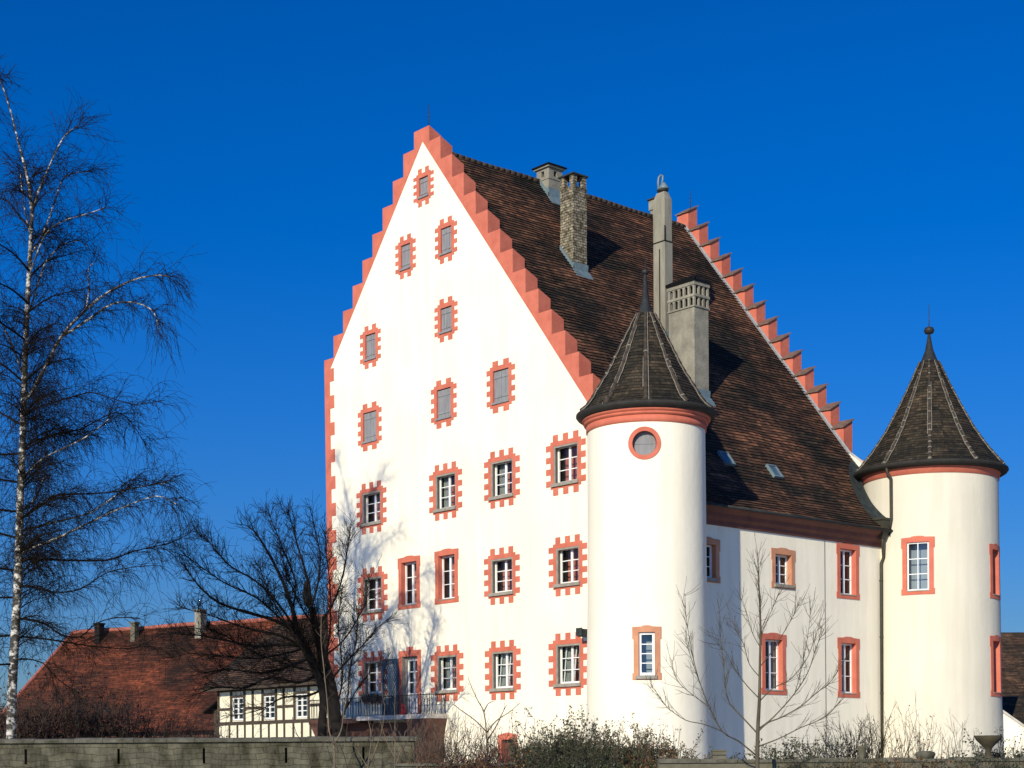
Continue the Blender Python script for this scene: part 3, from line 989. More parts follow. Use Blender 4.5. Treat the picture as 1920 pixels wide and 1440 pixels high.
# upper box with four pierced faces
t_, za, zb, ha, hb = 0.16, 29.13, 29.62, 29.24, 29.5
for (ua, ub) in ((x0, lerp(x0, x1, .38)), (lerp(x0, x1, .62), x1)):
    cbox(mb, ua, ub, y0, y0 + t_, za, zb); cbox(mb, ua, ub, y1 - t_, y1, za, zb)
for (v0, v1) in ((za, ha), (hb, zb)):
    cbox(mb, lerp(x0, x1, .38), lerp(x0, x1, .62), y0, y0 + t_, v0, v1); cbox(mb, lerp(x0, x1, .38), lerp(x0, x1, .62), y1 - t_, y1, v0, v1)
for (ua, ub) in ((y0 + t_, lerp(y0, y1, .38)), (lerp(y0, y1, .62), y1 - t_)):
    cbox(mb, x0, x0 + t_, ua, ub, za, zb); cbox(mb, x1 - t_, x1, ua, ub, za, zb)
for (v0, v1) in ((za, ha), (hb, zb)):
    cbox(mb, x0, x0 + t_, lerp(y0, y1, .38), lerp(y0, y1, .62), v0, v1); cbox(mb, x1 - t_, x1, lerp(y0, y1, .38), lerp(y0, y1, .62), v0, v1)
cbox(mb, x0 + 0.25, x1 - 0.25, y0 + 0.25, y1 - 0.25, za, zb, 1)
chim = mb.build('chimney', [M['render_grey'], M['dark']], castle)
chim['label'] = 'ridge chimney with flue holes and tiled cap'
mb = MB()
cbox(mb, x0 - 0.10, x1 + 0.10, y0 - 0.10, y1 + 0.10, 29.62, 29.70)
cbox(mb, x0 - 0.17, x1 + 0.17, y0 - 0.17, y1 + 0.17, 29.70, 29.76, 1)
cbox(mb, x0 + 0.0, x1 - 0.0, y0 + 0.0, y1 - 0.0, 29.76, 29.84, 1)
mb.build('cap', [M['render_grey'], M['house_tiles']], chim)
flash(chim, x0, x1, y0, 13.3, 0.45)

# slender concrete flue with a bent cowl
x0, x1, y0, y1 = 8.66, 9.15, 6.80, 7.52
mb = MB()
cbox(mb, x0, x1, y0, y1, 19.8, 25.0)
cbox(mb, x0 - 0.02, x1 + 0.02, y0 - 0.02, y1 + 0.02, 25.0, 25.05, 1)
cbox(mb, x0, x1 - 0.03, y0, y1, 25.05, 26.95)
xm, ym = (x0 + x1) / 2, (y0 + y1) / 2
vs = [(x0, y0, 26.95), (x1 - 0.03, y0, 26.95), (x1 - 0.03, y1, 26.95), (x0, y1, 26.95), (x0 + .1, y0 + .12, 27.3), (x1 - .13, y0 + .12, 27.3), (x1 - .13, y1 - .12, 27.3), (x0 + .1, y1 - .12, 27.3)]
mb.idx(vs, [(0, 1, 5, 4), (1, 2, 6, 5), (2, 3, 7, 6), (3, 0, 4, 7), (4, 5, 6, 7)])
# rust-dark streak groove down the weather face and the corner iron
cbox(mb, x0 - 0.012, x0, lerp(y0, y1, .42), lerp(y0, y1, .50), 20.5, 24.7, 1)
mb.tube([(x0 - 0.01, y0 - 0.01, 25.0), (x0 - 0.01, y0 - 0.01, 25.7)], 0.03, sides=5, mi=1)
chim = mb.build('chimney', [M['conc'], M['bark']], castle)
chim['label'] = 'slender concrete flue with a metal cowl'
mb = MB()
mb.lathe([(0.16, 27.30), (0.24, 27.36), (0.27, 27.42), (0.20, 27.44)], (xm, ym, 0), 14, 1)
mb.lathe([(0.23, 27.46), (0.25, 27.52), (0.10, 27.74), (0.02, 27.80)], (xm + 0.05, ym - 0.03, 0), 14)
mb.tube([(xm - 0.13, ym + 0.12, 27.34), (xm - 0.14, ym + 0.13, 27.8), (xm - 0.12, ym + 0.12, 28.0), (xm - 0.05, ym + 0.06, 28.12), (xm + 0.02, ym + 0.0, 28.08), (xm + 0.02, ym, 27.9), (xm - 0.02, ym + 0.03, 27.7)], 0.055, 0.05, 8)
mb.build('cowl', [M['zinc'], M['iron']], chim)
flash(chim, x0, x1, y0, y1)

# big rendered chimney with two tiers of small arches
x0, x1, y0, y1 = 7.93, 8.84, 4.38, 5.90
mb = MB()
cbox(mb, x0, x1, y0, y1, 16.4, 21.40)
cbox(mb, x0 + 0.15, x1 - 0.15, y0 + 0.15, y1 - 0.15, 21.4, 22.4, 1)  # black core put in so the arch openings look shaded
def tier(z0, z1):
    e = 0.05
    cbox(mb, x0 - e, x1 + e, y0 - e, y1 + e, z0, z0 + 0.07)
    t = 0.095
    # long faces: 5 posts, short faces: 4 posts
    for yy in (y0 - 0.02, y1 - t + 0.02):
        for i in range(4):
            xx = lerp(x0 - 0.02, x1 + 0.02 - t, i / 3)
            cbox(mb, xx, xx + t, yy, yy + t, z0 + 0.07, z1)
    for xx in (x0 - 0.02, x1 - t + 0.02):
        for i in range(1, 5):
            yy = lerp(y0 - 0.02, y1 + 0.02 - t, i / 5)
            cbox(mb, xx, xx + t, yy, yy + t * 1.1, z0 + 0.07, z1)
    # arch heads
    for xx in (x0 - 0.02, x1 - t + 0.02):
        for i in range(5):
            ya, yb = lerp(y0 - 0.02, y1 + 0.02 - t, i / 5) + t * 1.1, lerp(y0 - 0.02, y1 + 0.02 - t, (i + 1) / 5)
            prev = None
            for k in range(7):
                an = math.pi * k / 6
                q = (lerp(ya, yb, 0.5 - 0.5 * math.cos(an)), z1 - 0.11 + 0.09 * math.sin(an))
                if prev:
                    mb.prism(lambda u, v, n: (n, u, v), [prev, q, (q[0], z1), (prev[0], z1)], xx + 0.005, xx + t - 0.005)
                prev = q
    cbox(mb, x0 - e, x1 + e, y0 - e, y1 + e, z1, z1 + 0.04)
tier(21.40, 21.86); tier(21.90, 22.36)
cbox(mb, x0 - 0.05, x1 + 0.05, y0 - 0.05, y1 + 0.05, 22.40, 22.52)
chim = mb.build('chimney', [M['render_grey'], M['bark']], castle)
chim['label'] = 'broad rendered chimney with two tiers of small arches'
mb = MB()
a, b, c, d, e, f = x0 - .1, x1 + .1, y0 - .1, y1 + .1, 22.52, 22.92
xm = (x0 + x1) / 2
vs = [(a, c, e), (b, c, e), (b, d, e), (a, d, e), (a, c, e + .07), (b, c, e + .07), (b, d, e + .07), (a, d, e + .07), (xm, c + .45, f), (xm, d - .45, f)]
mb.idx(vs, [(0, 3, 2, 1), (0, 1, 5, 4), (1, 2, 6, 5), (2, 3, 7, 6), (3, 0, 4, 7), (4, 5, 8), (5, 6, 9, 8), (6, 7, 9), (7, 4, 8, 9)])
for i in range(7):
    mb.tube([(xm - .02, lerp(c + .45, d - .45, i / 6), f - .02), (a, lerp(c, d, i / 6), e + .09)], 0.045, sides=6)
mb.build('cap', M['cone_tiles'], chim)
flash(chim, x0, x1, y0, y1)

# small ridge chimney near the far gable
x0, x1, y0, y1 = 14.85, 15.45, 13.2, 13.75
mb = MB()
cbox(mb, x0 + .06, x1 - .06, y0 + .06, y1 - .06, 28.2, 29.5)
cbox(mb, x0, x1, y0, y1, 29.5, 30.0)
cbox(mb, x0 - .08, x1 + .08, y0 - .08, y1 + .08, 30.0, 30.06, 1)
mb.build('chimney', [M['render_grey'], M['lead']], castle)['label'] = 'small chimney on the ridge near the far gable'

# skylights
nrm = Vector((0, -PIT, 1)).normalized()
slope = Vector((0, 1, PIT)).normalized()
for (x0, yb) in ((6.72, 1.62), (9.62, 1.42)):
    B = Vector((x0, yb, roof_z(yb)))
    FS = lambda u, v, n, B=B: tuple(B + Vector((u, 0, 0)) + slope * v + nrm * n)
    mb = MB()
    mb.box(FS, 0, .07, 0, .75, 0, .13); mb.box(FS, .55, .62, 0, .75, 0, .13)
    mb.box(FS, .07, .55, 0, .07, 0, .13); mb.box(FS, .07, .55, .68, .75, 0, .13)
    s = mb.build('skylight', M['zinc'], castle)
    mb = MB(); mb.box(FS, .07, .55, .07, .68, .05, .09)
    mb.build('pane', mk('skylight_glass', (0.05, 0.09, 0.12), (0.08, 0.13, 0.16), 3, 0.08, spec=0.8), s)

# lightning rods on both gable tops
for (x, y) in ((0.33, 13.35), (RX + 0.33, 13.35)):
    mb = MB()
    mb.tube([(x, y, 29.9), (x, y, 31.0)], 0.022, 0.012, 6)
    mb.tube([(x, y - .12, 30.45), (x, y + .12, 30.45)], 0.012, sides=5)
    mb.tube([(x, y - .09, 30.62), (x, y + .09, 30.62)], 0.012, sides=5)
    mb.lathe([(0.0, 30.28), (0.04, 30.31), (0.0, 30.36)], (x, y, 0), 8)
    mb.build('lightning_rod', M['iron'], castle)
# conductor cable and small spout on the walls
mb = MB()
mb.tube([(11.25, -0.03, 11.0), (11.25, -0.03, 8.0), (11.27, -0.03, 4.0), (11.26, -0.03, 0.0)], 0.009, sides=5)
mb.build('conductor_cable', M['pipe'], castle)
mb = MB()
cbox(mb, -0.55, 0.0, 2.72, 2.98, 6.52, 6.82); cbox(mb, -0.6, -0.55, 2.69, 3.01, 6.55, 6.86)
mb.build('stone_spout', M['lead'], castle)

# downpipe and hopper in the corner by the far tower (the hopper hangs on the curve of the tower)
def t2loc(a, r, z):
    p = Vector((r * math.sin(a), -r * math.cos(a), 0))
    return Vector((18.24 + p.dot(LV), -0.58 + p.dot(GV), z))
HA = -0.905
mb = MB()
mb.tube([t2loc(HA, 3.36, 11.45), t2loc(HA, 3.36, 11.12), (15.20, -0.22, 10.55), (15.14, -0.13, 10.3), (15.14, -0.12, 0.0)], 0.075, sides=10)
for z in (9.5, 7.0, 4.5, 2.0):
    mb.lathe([(0.09, z), (0.09, z + .06)], (15.14, -0.12, 0), 10)
dp = mb.build('downpipe', M['pipe'], castle)
mb = MB()
hc = t2loc(HA, 3.36, 0)
vs = []
for (r, z) in ((0.10, 11.35), (0.24, 11.65), (0.30, 12.10), (0.36, 12.16), (0.36, 12.24)):
    vs += [(hc.x - r, hc.y - r * .8, z), (hc.x + r, hc.y - r * .8, z), (hc.x + r, hc.y + r * .8, z), (hc.x - r, hc.y + r * .8, z)]
fs = [(3, 2, 1, 0), (16, 17, 18, 19)]
for i in range(4):
    for k in range(4):
        fs.append((4 * i + k, 4 * i + (k + 1) % 4, 4 * i + 4 + (k + 1) % 4, 4 * i + 4 + k))
mb.idx(vs, fs)
mb.build('hopper', M['pipe'], dp)


# ------------------------------------------------------------------ round towers
def loc2world(x, y):
    return ORG + LV * x + GV * y


def tower(center, label, wprof, band, cone, lead, ball, rod, wins, rounds, hips, a_front, hipr=0.085, tick=0.5, plaster='plaster'):
    t = empty('round_tower', center)
    tag(t, label, 'tower', 'round corner towers with cone roofs')
    Rz = lambda z: prof_at(wprof, z)
    # angles, heights incl. window edges
    A = set(round(-math.pi + 2 * math.pi * i / 96, 5) for i in range(96))
    Z = set(round(wprof[0][1] + (wprof[-1][1] - wprof[0][1]) * i / 24, 4) for i in range(25))
    holes = []
    for (a0, w_, z0, z1, o) in wins + rounds:
        r = Rz((z0 + z1) / 2)
        h = (a0 - w_ / 2 / r, a0 + w_ / 2 / r, z0, z1)
        A = {a for a in A if abs(a - h[0]) > 0.025 and abs(a - h[1]) > 0.025}
        A |= {h[0], h[1]}; Z |= {z0, z1}; holes.append(h)
    A = sorted(A); Z = sorted(Z)
    mb = MB()
    P = lambda a, z: (Rz(z) * math.sin(a), -Rz(z) * math.cos(a), z)
    verts = [P(a, z) for z in Z for a in A]
    fs = []
    na = len(A)
    for i in range(len(Z) - 1):
        zc = (Z[i] + Z[i + 1]) / 2
        for k in range(na):
            j = (k + 1) % na
            ac = (A[k] + A[j]) / 2 if j else A[k] + 0.01
            if any(h[0] < ac < h[1] and h[2] < zc < h[3] for h in holes):
                continue
            fs.append((i * na + k, i * na + j, (i + 1) * na + j, (i + 1) * na + k))
    mb.idx(verts, fs, 0, True)
    mb.build('wall', M[plaster], t)
    mb = MB(); mb.lathe(band, (0, 0, 0), 96, cap=False)
    mb.build('cornice', M['coral'], t)
    # cone roof in courses
    mb = MB()
    L = [0.0]
    for (r0, z0), (r1, z1) in zip(cone, cone[1:]):
        L.append(L[-1] + math.hypot(r1 - r0, z1 - z0))
    def cp(s_):
        s_ = min(max(s_, 0), L[-1])
        for i in range(len(cone) - 1):
            if s_ <= L[i + 1] or i == len(cone) - 2:
                k = (s_ - L[i]) / (L[i + 1] - L[i])
                return lerp(cone[i][0], cone[i + 1][0], k), lerp(cone[i][1], cone[i + 1][1], k)
    row = 0.15; n = int(L[-1] / row); seg = 80
    for j in range(n + 1):
        r0, z0 = cp(j * row); r1, z1 = cp((j + 1) * row + .01)
        lip = 0.026 + rng.uniform(-.004, .006)
        for k in range(seg):
            a, b = 2 * math.pi * k / seg, 2 * math.pi * (k + 1) / seg
            q = lambda r, an, z: (r * math.sin(an), -r * math.cos(an), z)
            uv = [(a * r0, j * row), (b * r0, j * row), (b * r0, (j + 1) * row), (a * r0, (j + 1) * row)]
            jt = 0.006 * math.sin(7 * a + j) + 0.004 * math.sin(13 * a + 2.1 * j)
            jt2 = 0.006 * math.sin(7 * b + j) + 0.004 * math.sin(13 * b + 2.1 * j)
            mb.face([q(r0 + lip + jt, a, z0), q(r0 + lip + jt2, b, z0), q(r1, b, z1), q(r1, a, z1)], 0, uv)
            mb.face([q(r0 - .02, a, z0 - .012), q(r0 - .02, b, z0 - .012), q(r0 + lip + jt2, b, z0), q(r0 + lip + jt, a, z0)], 0, [(x, y - .02) for x, y in uv[:2]] + uv[:2])
    roof_o = mb.build('roof', M['cone_tiles'], t)
    # dark eaves soffit and gutter roll
    r_e, z_e = cone[0]
    mb = MB()
    mb.lathe([(band[-1][0] - .06, z_e - 0.16), (r_e - .10, z_e - 0.14), (r_e + .00, z_e - 0.08), (r_e + .06, z_e + .0), (r_e + .05, z_e + .07), (r_e - .05, z_e + .10)], (0, 0, 0), 96, cap=False)
    mb.build('eaves', M['dark_eaves'], t)
    # hip tile rows with pale mortar
    top = L[-1] - 0.05
    for h in range(hips):
        an = a_front + 2 * math.pi * h / hips
        mb = MB()
        s_ = 0.12
        prevp = None
        while s_ < top:
            s2 = min(top, s_ + 0.36)
            ra, za = cp(s_); rb, zb = cp(s2 + 0.03)
            sc = lerp(1, 0.55, s_ / top)
            qa = Vector(((ra + .03) * math.sin(an), -(ra + .03) * math.cos(an), za + .02)); qb = Vector(((rb + .02) * math.sin(an), -(rb + .02) * math.cos(an), zb + .01))
            mb.tube([qa, qb], hipr * sc * 1.12, hipr * sc * 0.92, 8, 0)
            if rng.random() < tick:
                mb.tube([qa - (qb - qa) * 0.02, qa + (qb - qa) * rng.uniform(.04, .09)], hipr * sc * 1.2, hipr * sc * 1.16, 8, 1)
            s_ += 0.36
        # mortar fillets on both sides
        for sg in (-1, 1):
            pts = []
            for i in range(30):
                q = 0.1 + (top - 0.1) * i / 29
                r_, z_ = cp(q)
                a2 = an + sg * hipr * lerp(1.15, 0.7, i / 29) / max(r_, 0.2)
                wv = 0.015 * math.sin(i * 1.9 + h)
                pts.append(((r_ + .045 + wv) * math.sin(a2), -(r_ + .045 + wv) * math.cos(a2), z_ + .03))
            if rng.random() < .35:
                a_, b_ = sorted((rng.randint(0, 12), rng.randint(14, 29)))
                pts = pts[a_:b_]
            mb.tube(pts, 0.020, 0.013, 5, 1)
        mb.build('hip_tiles', [M['ridge_clay'], M['mortar']], roof_o)
    mb = MB()
    mb.lathe(lead + [(0.035, rod[0])], (0, 0, 0), 16)
    mb.lathe([(0.0, ball[1] - ball[0] * 0.8), (ball[0] * 0.75, ball[1] - ball[0] * 0.55), (ball[0], ball[1]), (ball[0] * 0.75, ball[1] + ball[0] * 0.55), (0.0, ball[1] + ball[0] * 0.8)], (0, 0, 0), 14, 1)
    mb.tube([(0, 0, lead[-1][1]), (0, 0, rod[1])], 0.026, 0.012, 6, 1)
    mb.build('finial', [M['dark_lead'], M['iron']], t)
    for (a0, w_, z0, z1, o) in wins:
        F = lambda u, v, n, a0=a0: ((Rz(v) + n) * math.sin(a0 + u / Rz(v)), -(Rz(v) + n) * math.cos(a0 + u / Rz(v)), v)
        add_window(t, F, 'tall', w_, z0, z1, o, nu=6)
    for (a0, w_, z0, z1, o) in rounds:
        rr = w_ / 2
        zc = (z0 + z1) / 2
        F = lambda u, v, n, a0=a0: ((Rz(v) + n) * math.sin(a0 + u / Rz(v)), -(Rz(v) + n) * math.cos(a0 + u / Rz(v)), v)
        mb = MB(); N = 40
        c = [(math.cos(2 * math.pi * i / N), math.sin(2 * math.pi * i / N)) for i in range(N)]
        for i in range(N):
            p, q = c[i], c[(i + 1) % N]
            I = lambda k, s_, n: F(k[0] * s_, zc + k[1] * s_, n)
            ro = rr * 1.36
            mb.face([I(p, rr, .03), I(q, rr, .03), I(q, ro, .03), I(p, ro, .03)], 0)
            mb.face([I(p, ro, .03), I(q, ro, .03), I(q, ro, -.02), I(p, ro, -.02)], 0)
            mb.face([I(q, rr, .03), I(p, rr, .03), I(p, rr, -.3), I(q, rr, -.3)], 1)
            mb.face([I(p, ro - .01, .003), I(q, ro - .01, .003), I(q, rr * 1.47, .003), I(p, rr * 1.47, .003)], 2)
        rw = mb.build('window', [M['coral'], M['coral_dark'], M[plaster]], t)
        rw['label'] = 'round window with coral ring'
        mb = MB()
        for (v0, v1, n_) in ((-rr, -0.004, -.20), (0.004, rr, -.195)):
            pts = []
            for i in range(21):
                v = lerp(v0, v1, i / 20)
                pts.append((math.sqrt(max(0, rr * rr - v * v)), v))
            poly = [(x * .995, zc + v) for x, v in pts] + [(-x * .995, zc + v) for x, v in reversed(pts)]
            poly = [p for i, p in enumerate(poly) if i == 0 or (abs(p[0] - poly[i - 1][0]) + abs(p[1] - poly[i - 1][1])) > 1e-5]
            mb.face([F(x, v, n_) for x, v in poly])
        mb.build('shutter', M['shutter'], rw)
    return t


c1 = loc2world(0.334, 0.0)
B1 = -0.0837
tower(c1, 'white round tower at the near castle corner with round window under a coral ring', [(2.46, 0), (2.37, 3.0), (2.29, 8.0), (2.26, 14.35)],
      [(2.27, 14.20), (2.31, 14.22), (2.31, 14.46), (2.29, 14.465), (2.29, 14.49), (2.39, 14.50), (2.40, 14.58), (2.37, 14.585), (2.37, 14.605), (2.46, 14.62), (2.48, 14.70), (2.45, 14.705), (2.45, 14.72), (2.54, 14.74), (2.56, 14.80)],
      [(2.64, 14.85), (2.22, 15.24), (1.90, 15.79), (1.45, 16.51), (0.95, 17.54), (0.33, 18.80)],
      [(0.34, 18.72), (0.26, 18.90), (0.145, 19.35), (0.09, 20.0), (0.06, 20.3)], (0.15, 20.42), (20.4, 20.98),
      [(B1 - 0.01, 0.60, 4.74, 6.38, dict(rows=4, cols=1, surround=M['coral_pale'], rec=0.14, band=0.19, sill=True, room=M['blind'], fr=0.09))],
      [(B1 - 0.028, 0.90, 13.40 - 0.45, 13.40 + 0.45, {})], 10, B1, 0.095, 0.22)
c2 = loc2world(18.24, -0.58)
B2 = -0.253
t2 = tower(c2, 'white round tower at the far castle corner with dark cone roof and ball finial', [(3.14, 0), (3.07, 5.8), (3.0, 13.0), (2.99, 14.3)],
      [(3.0, 14.10), (3.03, 14.11), (3.05, 14.36), (3.09, 14.40), (3.12, 14.52)],
      [(3.38, 14.56), (3.02, 14.98), (2.60, 15.50), (1.98, 16.43), (1.36, 17.60), (0.87, 18.60), (0.40, 19.66)],
      [(0.42, 19.60), (0.36, 19.72), (0.18, 20.2), (0.09, 20.7), (0.06, 20.9)], (0.24, 21.08), (21.0, 22.28),
      [(B2 - 0.18, 0.96, 8.94, 11.10, dict(rec=0.12, band=0.20, room=M['blind'], mull=0.035, fr=0.06)),
       (B2 + 1.19, 0.80, 8.82, 10.86, dict(rec=0.34, band=0.20)),
       (B2 + 1.17, 0.80, 4.48, 6.80, dict(rec=0.34, band=0.20))],
      [], 10, B2, 0.085, 0.8, 'plaster_far_tower')
# its own rainwater pipe and the lead valley against the castle roof
mb = MB()
def tw(a, r, z): return (r * math.sin(a), -r * math.cos(a), z)
aa = B2 - 0.60
mb.tube([tw(aa, 3.28, 14.50), tw(aa, 3.25, 14.25), tw(aa + .03, 3.10, 14.0), tw(aa + .03, 3.09, 12.2), tw(aa + .0, 3.12, 11.75)], 0.07, sides=10)
mb.build('rainwater_pipe', M['pipe'], t2)
mb = MB()
prev = None
def rflare(y):
    if y >= 1.5: return roof_z(y)
    for (ya, za), (yb, zb) in zip(EAVE, EAVE[1:]):
        if y <= yb: return lerp(za, zb, (y - ya) / (yb - ya))
    return roof_z(y)
def cloc(a, r):
    p = Vector(tw(a, r, 0)) + Vector((c2.x, c2.y, 0)) - ORG
    return p.dot(LV), p.dot(GV)
for i in range(48):
    a = B2 - 0.30 - 2.3 * i / 47
    q = []
    for r_, dz in ((3.06, -.3), (3.06, .40), (3.13, .38), (3.18, .10), (3.62, .075)):
        lx, ly = cloc(a, r_)
        q.append((tw(a, r_, rflare(ly) + dz), lx, ly))
    if any(y < -0.60 or x > RX - .04 or x < TH_G for _, x, y in q[2:]):
        prev = None
        continue
    q = [w_[0] for w_ in q]
    if prev:
        for k in range(4):
            mb.face([prev[k], q[k], q[k + 1], prev[k + 1]])
    prev = q
mb.build('lead_flashing', M['lead'], t2)
# white parapet stub where the far gable dies into the tower
mb = MB()
mb.prism(lambda u, v, n: (RX + n, u, v), [(1.6, 13.9), (3.0, 15.2), (3.42, 16.0), (3.42, 16.15), (2.5, 15.45), (1.9, 14.95), (1.6, 14.6)], -.10, .30); cbox(mb, RX + .25, RX + 1.1, 1.3, 3.1, 15.3, 15.45, 1); cbox(mb, RX + .3, RX + 1.0, 1.4, 2.6, 14.3, 15.29, 1)
mb.build('parapet_stub', [M['plaster'], M['lead']], castle)

# ------------------------------------------------------------------ balcony on the gable
bal = empty('balcony', loc2world(0, 16), YAW)
tag(bal, 'raised stone balcony with wrought iron railing in front of the glazed door', 'balcony')
OX = 16.0
def cb(mb, x0, x1, y0, y1, z0, z1, mi=0): cbox(mb, x0, x1, y0 - OX, y1 - OX, z0, z1, mi)
BF, BY0, BY1 = -1.0, 11.85, 21.2
mb = MB()
cb(mb, BF, -0.02, BY0, 17.3, 3.50, 3.70)
cb(mb, BF + .02, -0.02, 17.3, BY1, 3.40, 3.62, 1)  # left stretch brown: the tree's shade on the slab put into the colour
mb.build('slab', [M['slab'], M['brownwall']], bal)
mb = MB()
top, bot = 4.55, 3.68
def rail_line(p, q):
    n = max(2, int((Vector(q) - Vector(p)).length / 0.105))
    p, q = Vector(p), Vector(q)
    up = Vector((0, 0, 1))
    mb.tube([p + up * top, q + up * top], 0.022, sides=5)
    mb.tube([p + up * bot, q + up * bot], 0.014, sides=5)
    for i in range(n + 1):
        b = p.lerp(q, i / n)
        d = (q - p).normalized()
        if i % 6 == 0:
            mb.tube([b + up * 3.58, b + up * (top + .05)], 0.017, sides=5)
        else:
            bow = 0.035 if i % 2 else -0.035
            mb.tube([b + up * bot, b + up * 3.95 + d * bow, b + up * 4.2 + d * bow, b + up * top], 0.013, sides=4)
            if i % 3 == 1:
                ring = [b + d * (0.05 * math.cos(k * .7)) + up * (4.32 + 0.07 * math.sin(k * .7)) for k in range(10)]
                mb.tube(ring, 0.013, sides=4)
rail_line((BF + .06, BY0 - OX + .08, 0), (BF + .06, BY1 - OX - .05, 0))
rail_line((BF + .06, BY0 - OX + .08, 0), (-0.05, BY0 - OX + .08, 0))
mb.build('railing', M['iron'], bal)
mb = MB()
FP = lambda u, v, n: (n, u - OX, v)
mb.prism(FP, [(12.1, 0), (13.2, 0), (13.2, 2.6), (13.35, 3.1), (13.8, 3.5), (11.87, 3.5), (11.98, 3.1), (12.08, 2.6)], BF + .05, -0.02)
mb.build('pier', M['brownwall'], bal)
mb = MB()
mb.prism(FP, [(19.9, 0), (20.6, 0), (20.65, 2.75), (21.15, 3.40), (19.2, 3.40), (19.75, 2.9)], BF + .05, -0.25)
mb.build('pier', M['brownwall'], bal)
mb = MB()
cb(mb, -0.20, -0.02, 13.2, 19.4, 0.0, 3.40)  # brown sheet under the slab: its shade and the creeper put into the colour
mb.build('under_slab_shade', M['brownwall'], bal)

# red lantern pot by the door, planter on the window sill
mb = MB()
p = loc2world(-0.70, 14.15)
mb.lathe([(0.09, 0.0), (0.11, 0.02), (0.12, 0.25), (0.07, 0.31), (0.10, 0.33), (0.10, 0.44), (0.03, 0.50)], (0, 0, 0), 14)
pot = mb.build('lantern', M['red'])
pot.location = (p.x, p.y, 3.70)
tag(pot, 'small red lantern standing on the balcony before the glazed door', 'lantern')
pb = empty('window_box', loc2world(-0.22, 17.25) + Vector((0, 0, 4.40)), YAW)
tag(pb, 'planted window box under the leftmost ground floor window beside the lattice shutter', 'planter')
mb = MB(); cbox(mb, -0.16, 0.06, -0.62, 0.62, 0, 0.22)
mb.build('trough', M['timber'], pb)
mb = MB()
for i in range(420):
    mb.leaf((rng.uniform(-.2, .08), rng.uniform(-.62, .62), 0.2 + abs(rng.gauss(0, .14)) - 0.25 * (rng.random() < .35)), rng.uniform(.025, .05), rng.random() < .2)
mb.build('plants', [M['leaf'], M['rust']], pb)['kind'] = 'stuff'

# ------------------------------------------------------------------ garden wall with slits
GY = 50.0
A, B = at(-140, 1387, GY), at(776, 1386, GY)
gz = at(300, 1385, GY).z
gwall = empty('garden_wall', (A.x, GY, 0))
tag(gwall, 'long grey stone garden wall with narrow slits and mossy coping', 'wall')
Lg = B.x - A.x
mb = MB()
slits = []
for px_ in (46, 220, 380, 534, 679):
    x = at(px_, 1410, GY).x - A.x
    slits.append((x, x + 0.075))
zt = gz - 0.12
s0, s1 = gz - 0.77, gz - 0.30
wall_with_holes(mb, lambda u, v, n: (u, 0, v), rect(0, Lg, 0, zt), [rect(a, b, s0, s1) for a, b in slits], 0)
for a, b in slits:
    for p_, q_ in (((a, s0), (a, s1)), ((a, s1), (b, s1)), ((b, s1), (b, s0)), ((b, s0), (a, s0))):
        mb.face([(p_[0], 0, p_[1]), (q_[0], 0, q_[1]), (q_[0], .4, q_[1]), (p_[0], .4, p_[1])])
    mb.face([(a, .4, s0), (b, .4, s0), (b, .4, s1), (a, .4, s1)], 1)
mb.face([(0, .5, 0), (Lg, .5, 0), (Lg, .5, zt), (0, .5, zt)]); mb.face([(Lg, 0, 0), (Lg, .5, 0), (Lg, .5, zt), (Lg, 0, zt)]); mb.face([(0, 0, zt), (Lg, 0, zt), (Lg, .5, zt), (0, .5, zt)])
mb.build('wall', [M['ashlar'], M['dark']], gwall)
mb = MB()
x = -0.1
while x < Lg + .05:
    l_ = rng.uniform(0.8, 1.3)
    dz = rng.uniform(-.015, .02)
    mb.prism(lambda u, v, n: (n, u, v), [(-.10, gz - .12 + .003), (.6, gz - .117), (.6, gz - .04 + dz), (.25, gz + .03 + dz), (-.02, gz + .005 + dz), (-.12, gz - .05 + dz)], x, min(Lg + .12, x + l_ - .012))
    x += l_
mb.build('coping', M['coping'], gwall)

# low mossy wall along the right foot of the picture
q0, q1 = at(1235, 1424, 44), at(2010, 1421, 44)
lwall = empty('low_wall', (q0.x, 44, 0))
tag(lwall, 'low mossy stone wall running below the towers at the right', 'wall')
mb = MB()
Ll = q1.x - q0.x
hz = at(1600, 1422, 44).z
cbox(mb, 0, Ll, 0, .45, 0, hz - .1)
mb.build('wall', M['moss'], lwall)
mb = MB(); x = 0
while x < Ll:
    l_ = rng.uniform(.7, 1.2); dz = rng.uniform(-.02, .025)
    cbox(mb, x, min(Ll, x + l_ - .015), -.06, .5, hz - .097, hz + dz); x += l_
mb.build('coping', M['coping'], lwall)
q0, q1 = at(742, 1431, 47), at(965, 1430, 47)
l2 = empty('low_wall', (q0.x, 47, 0))
tag(l2, 'short low stone wall behind the bare brush at the end of the garden wall', 'wall')
mb = MB(); hz2 = at(850, 1431, 47).z
cbox(mb, 0, q1.x - q0.x, 0, .4, 0, hz2 - .08)
mb.build('wall', M['ashlar'], l2)
mb = MB(); cbox(mb, -.05, q1.x - q0.x + .05, -.06, .46, hz2 - .077, hz2)
mb.build('coping', M['coping'], l2)

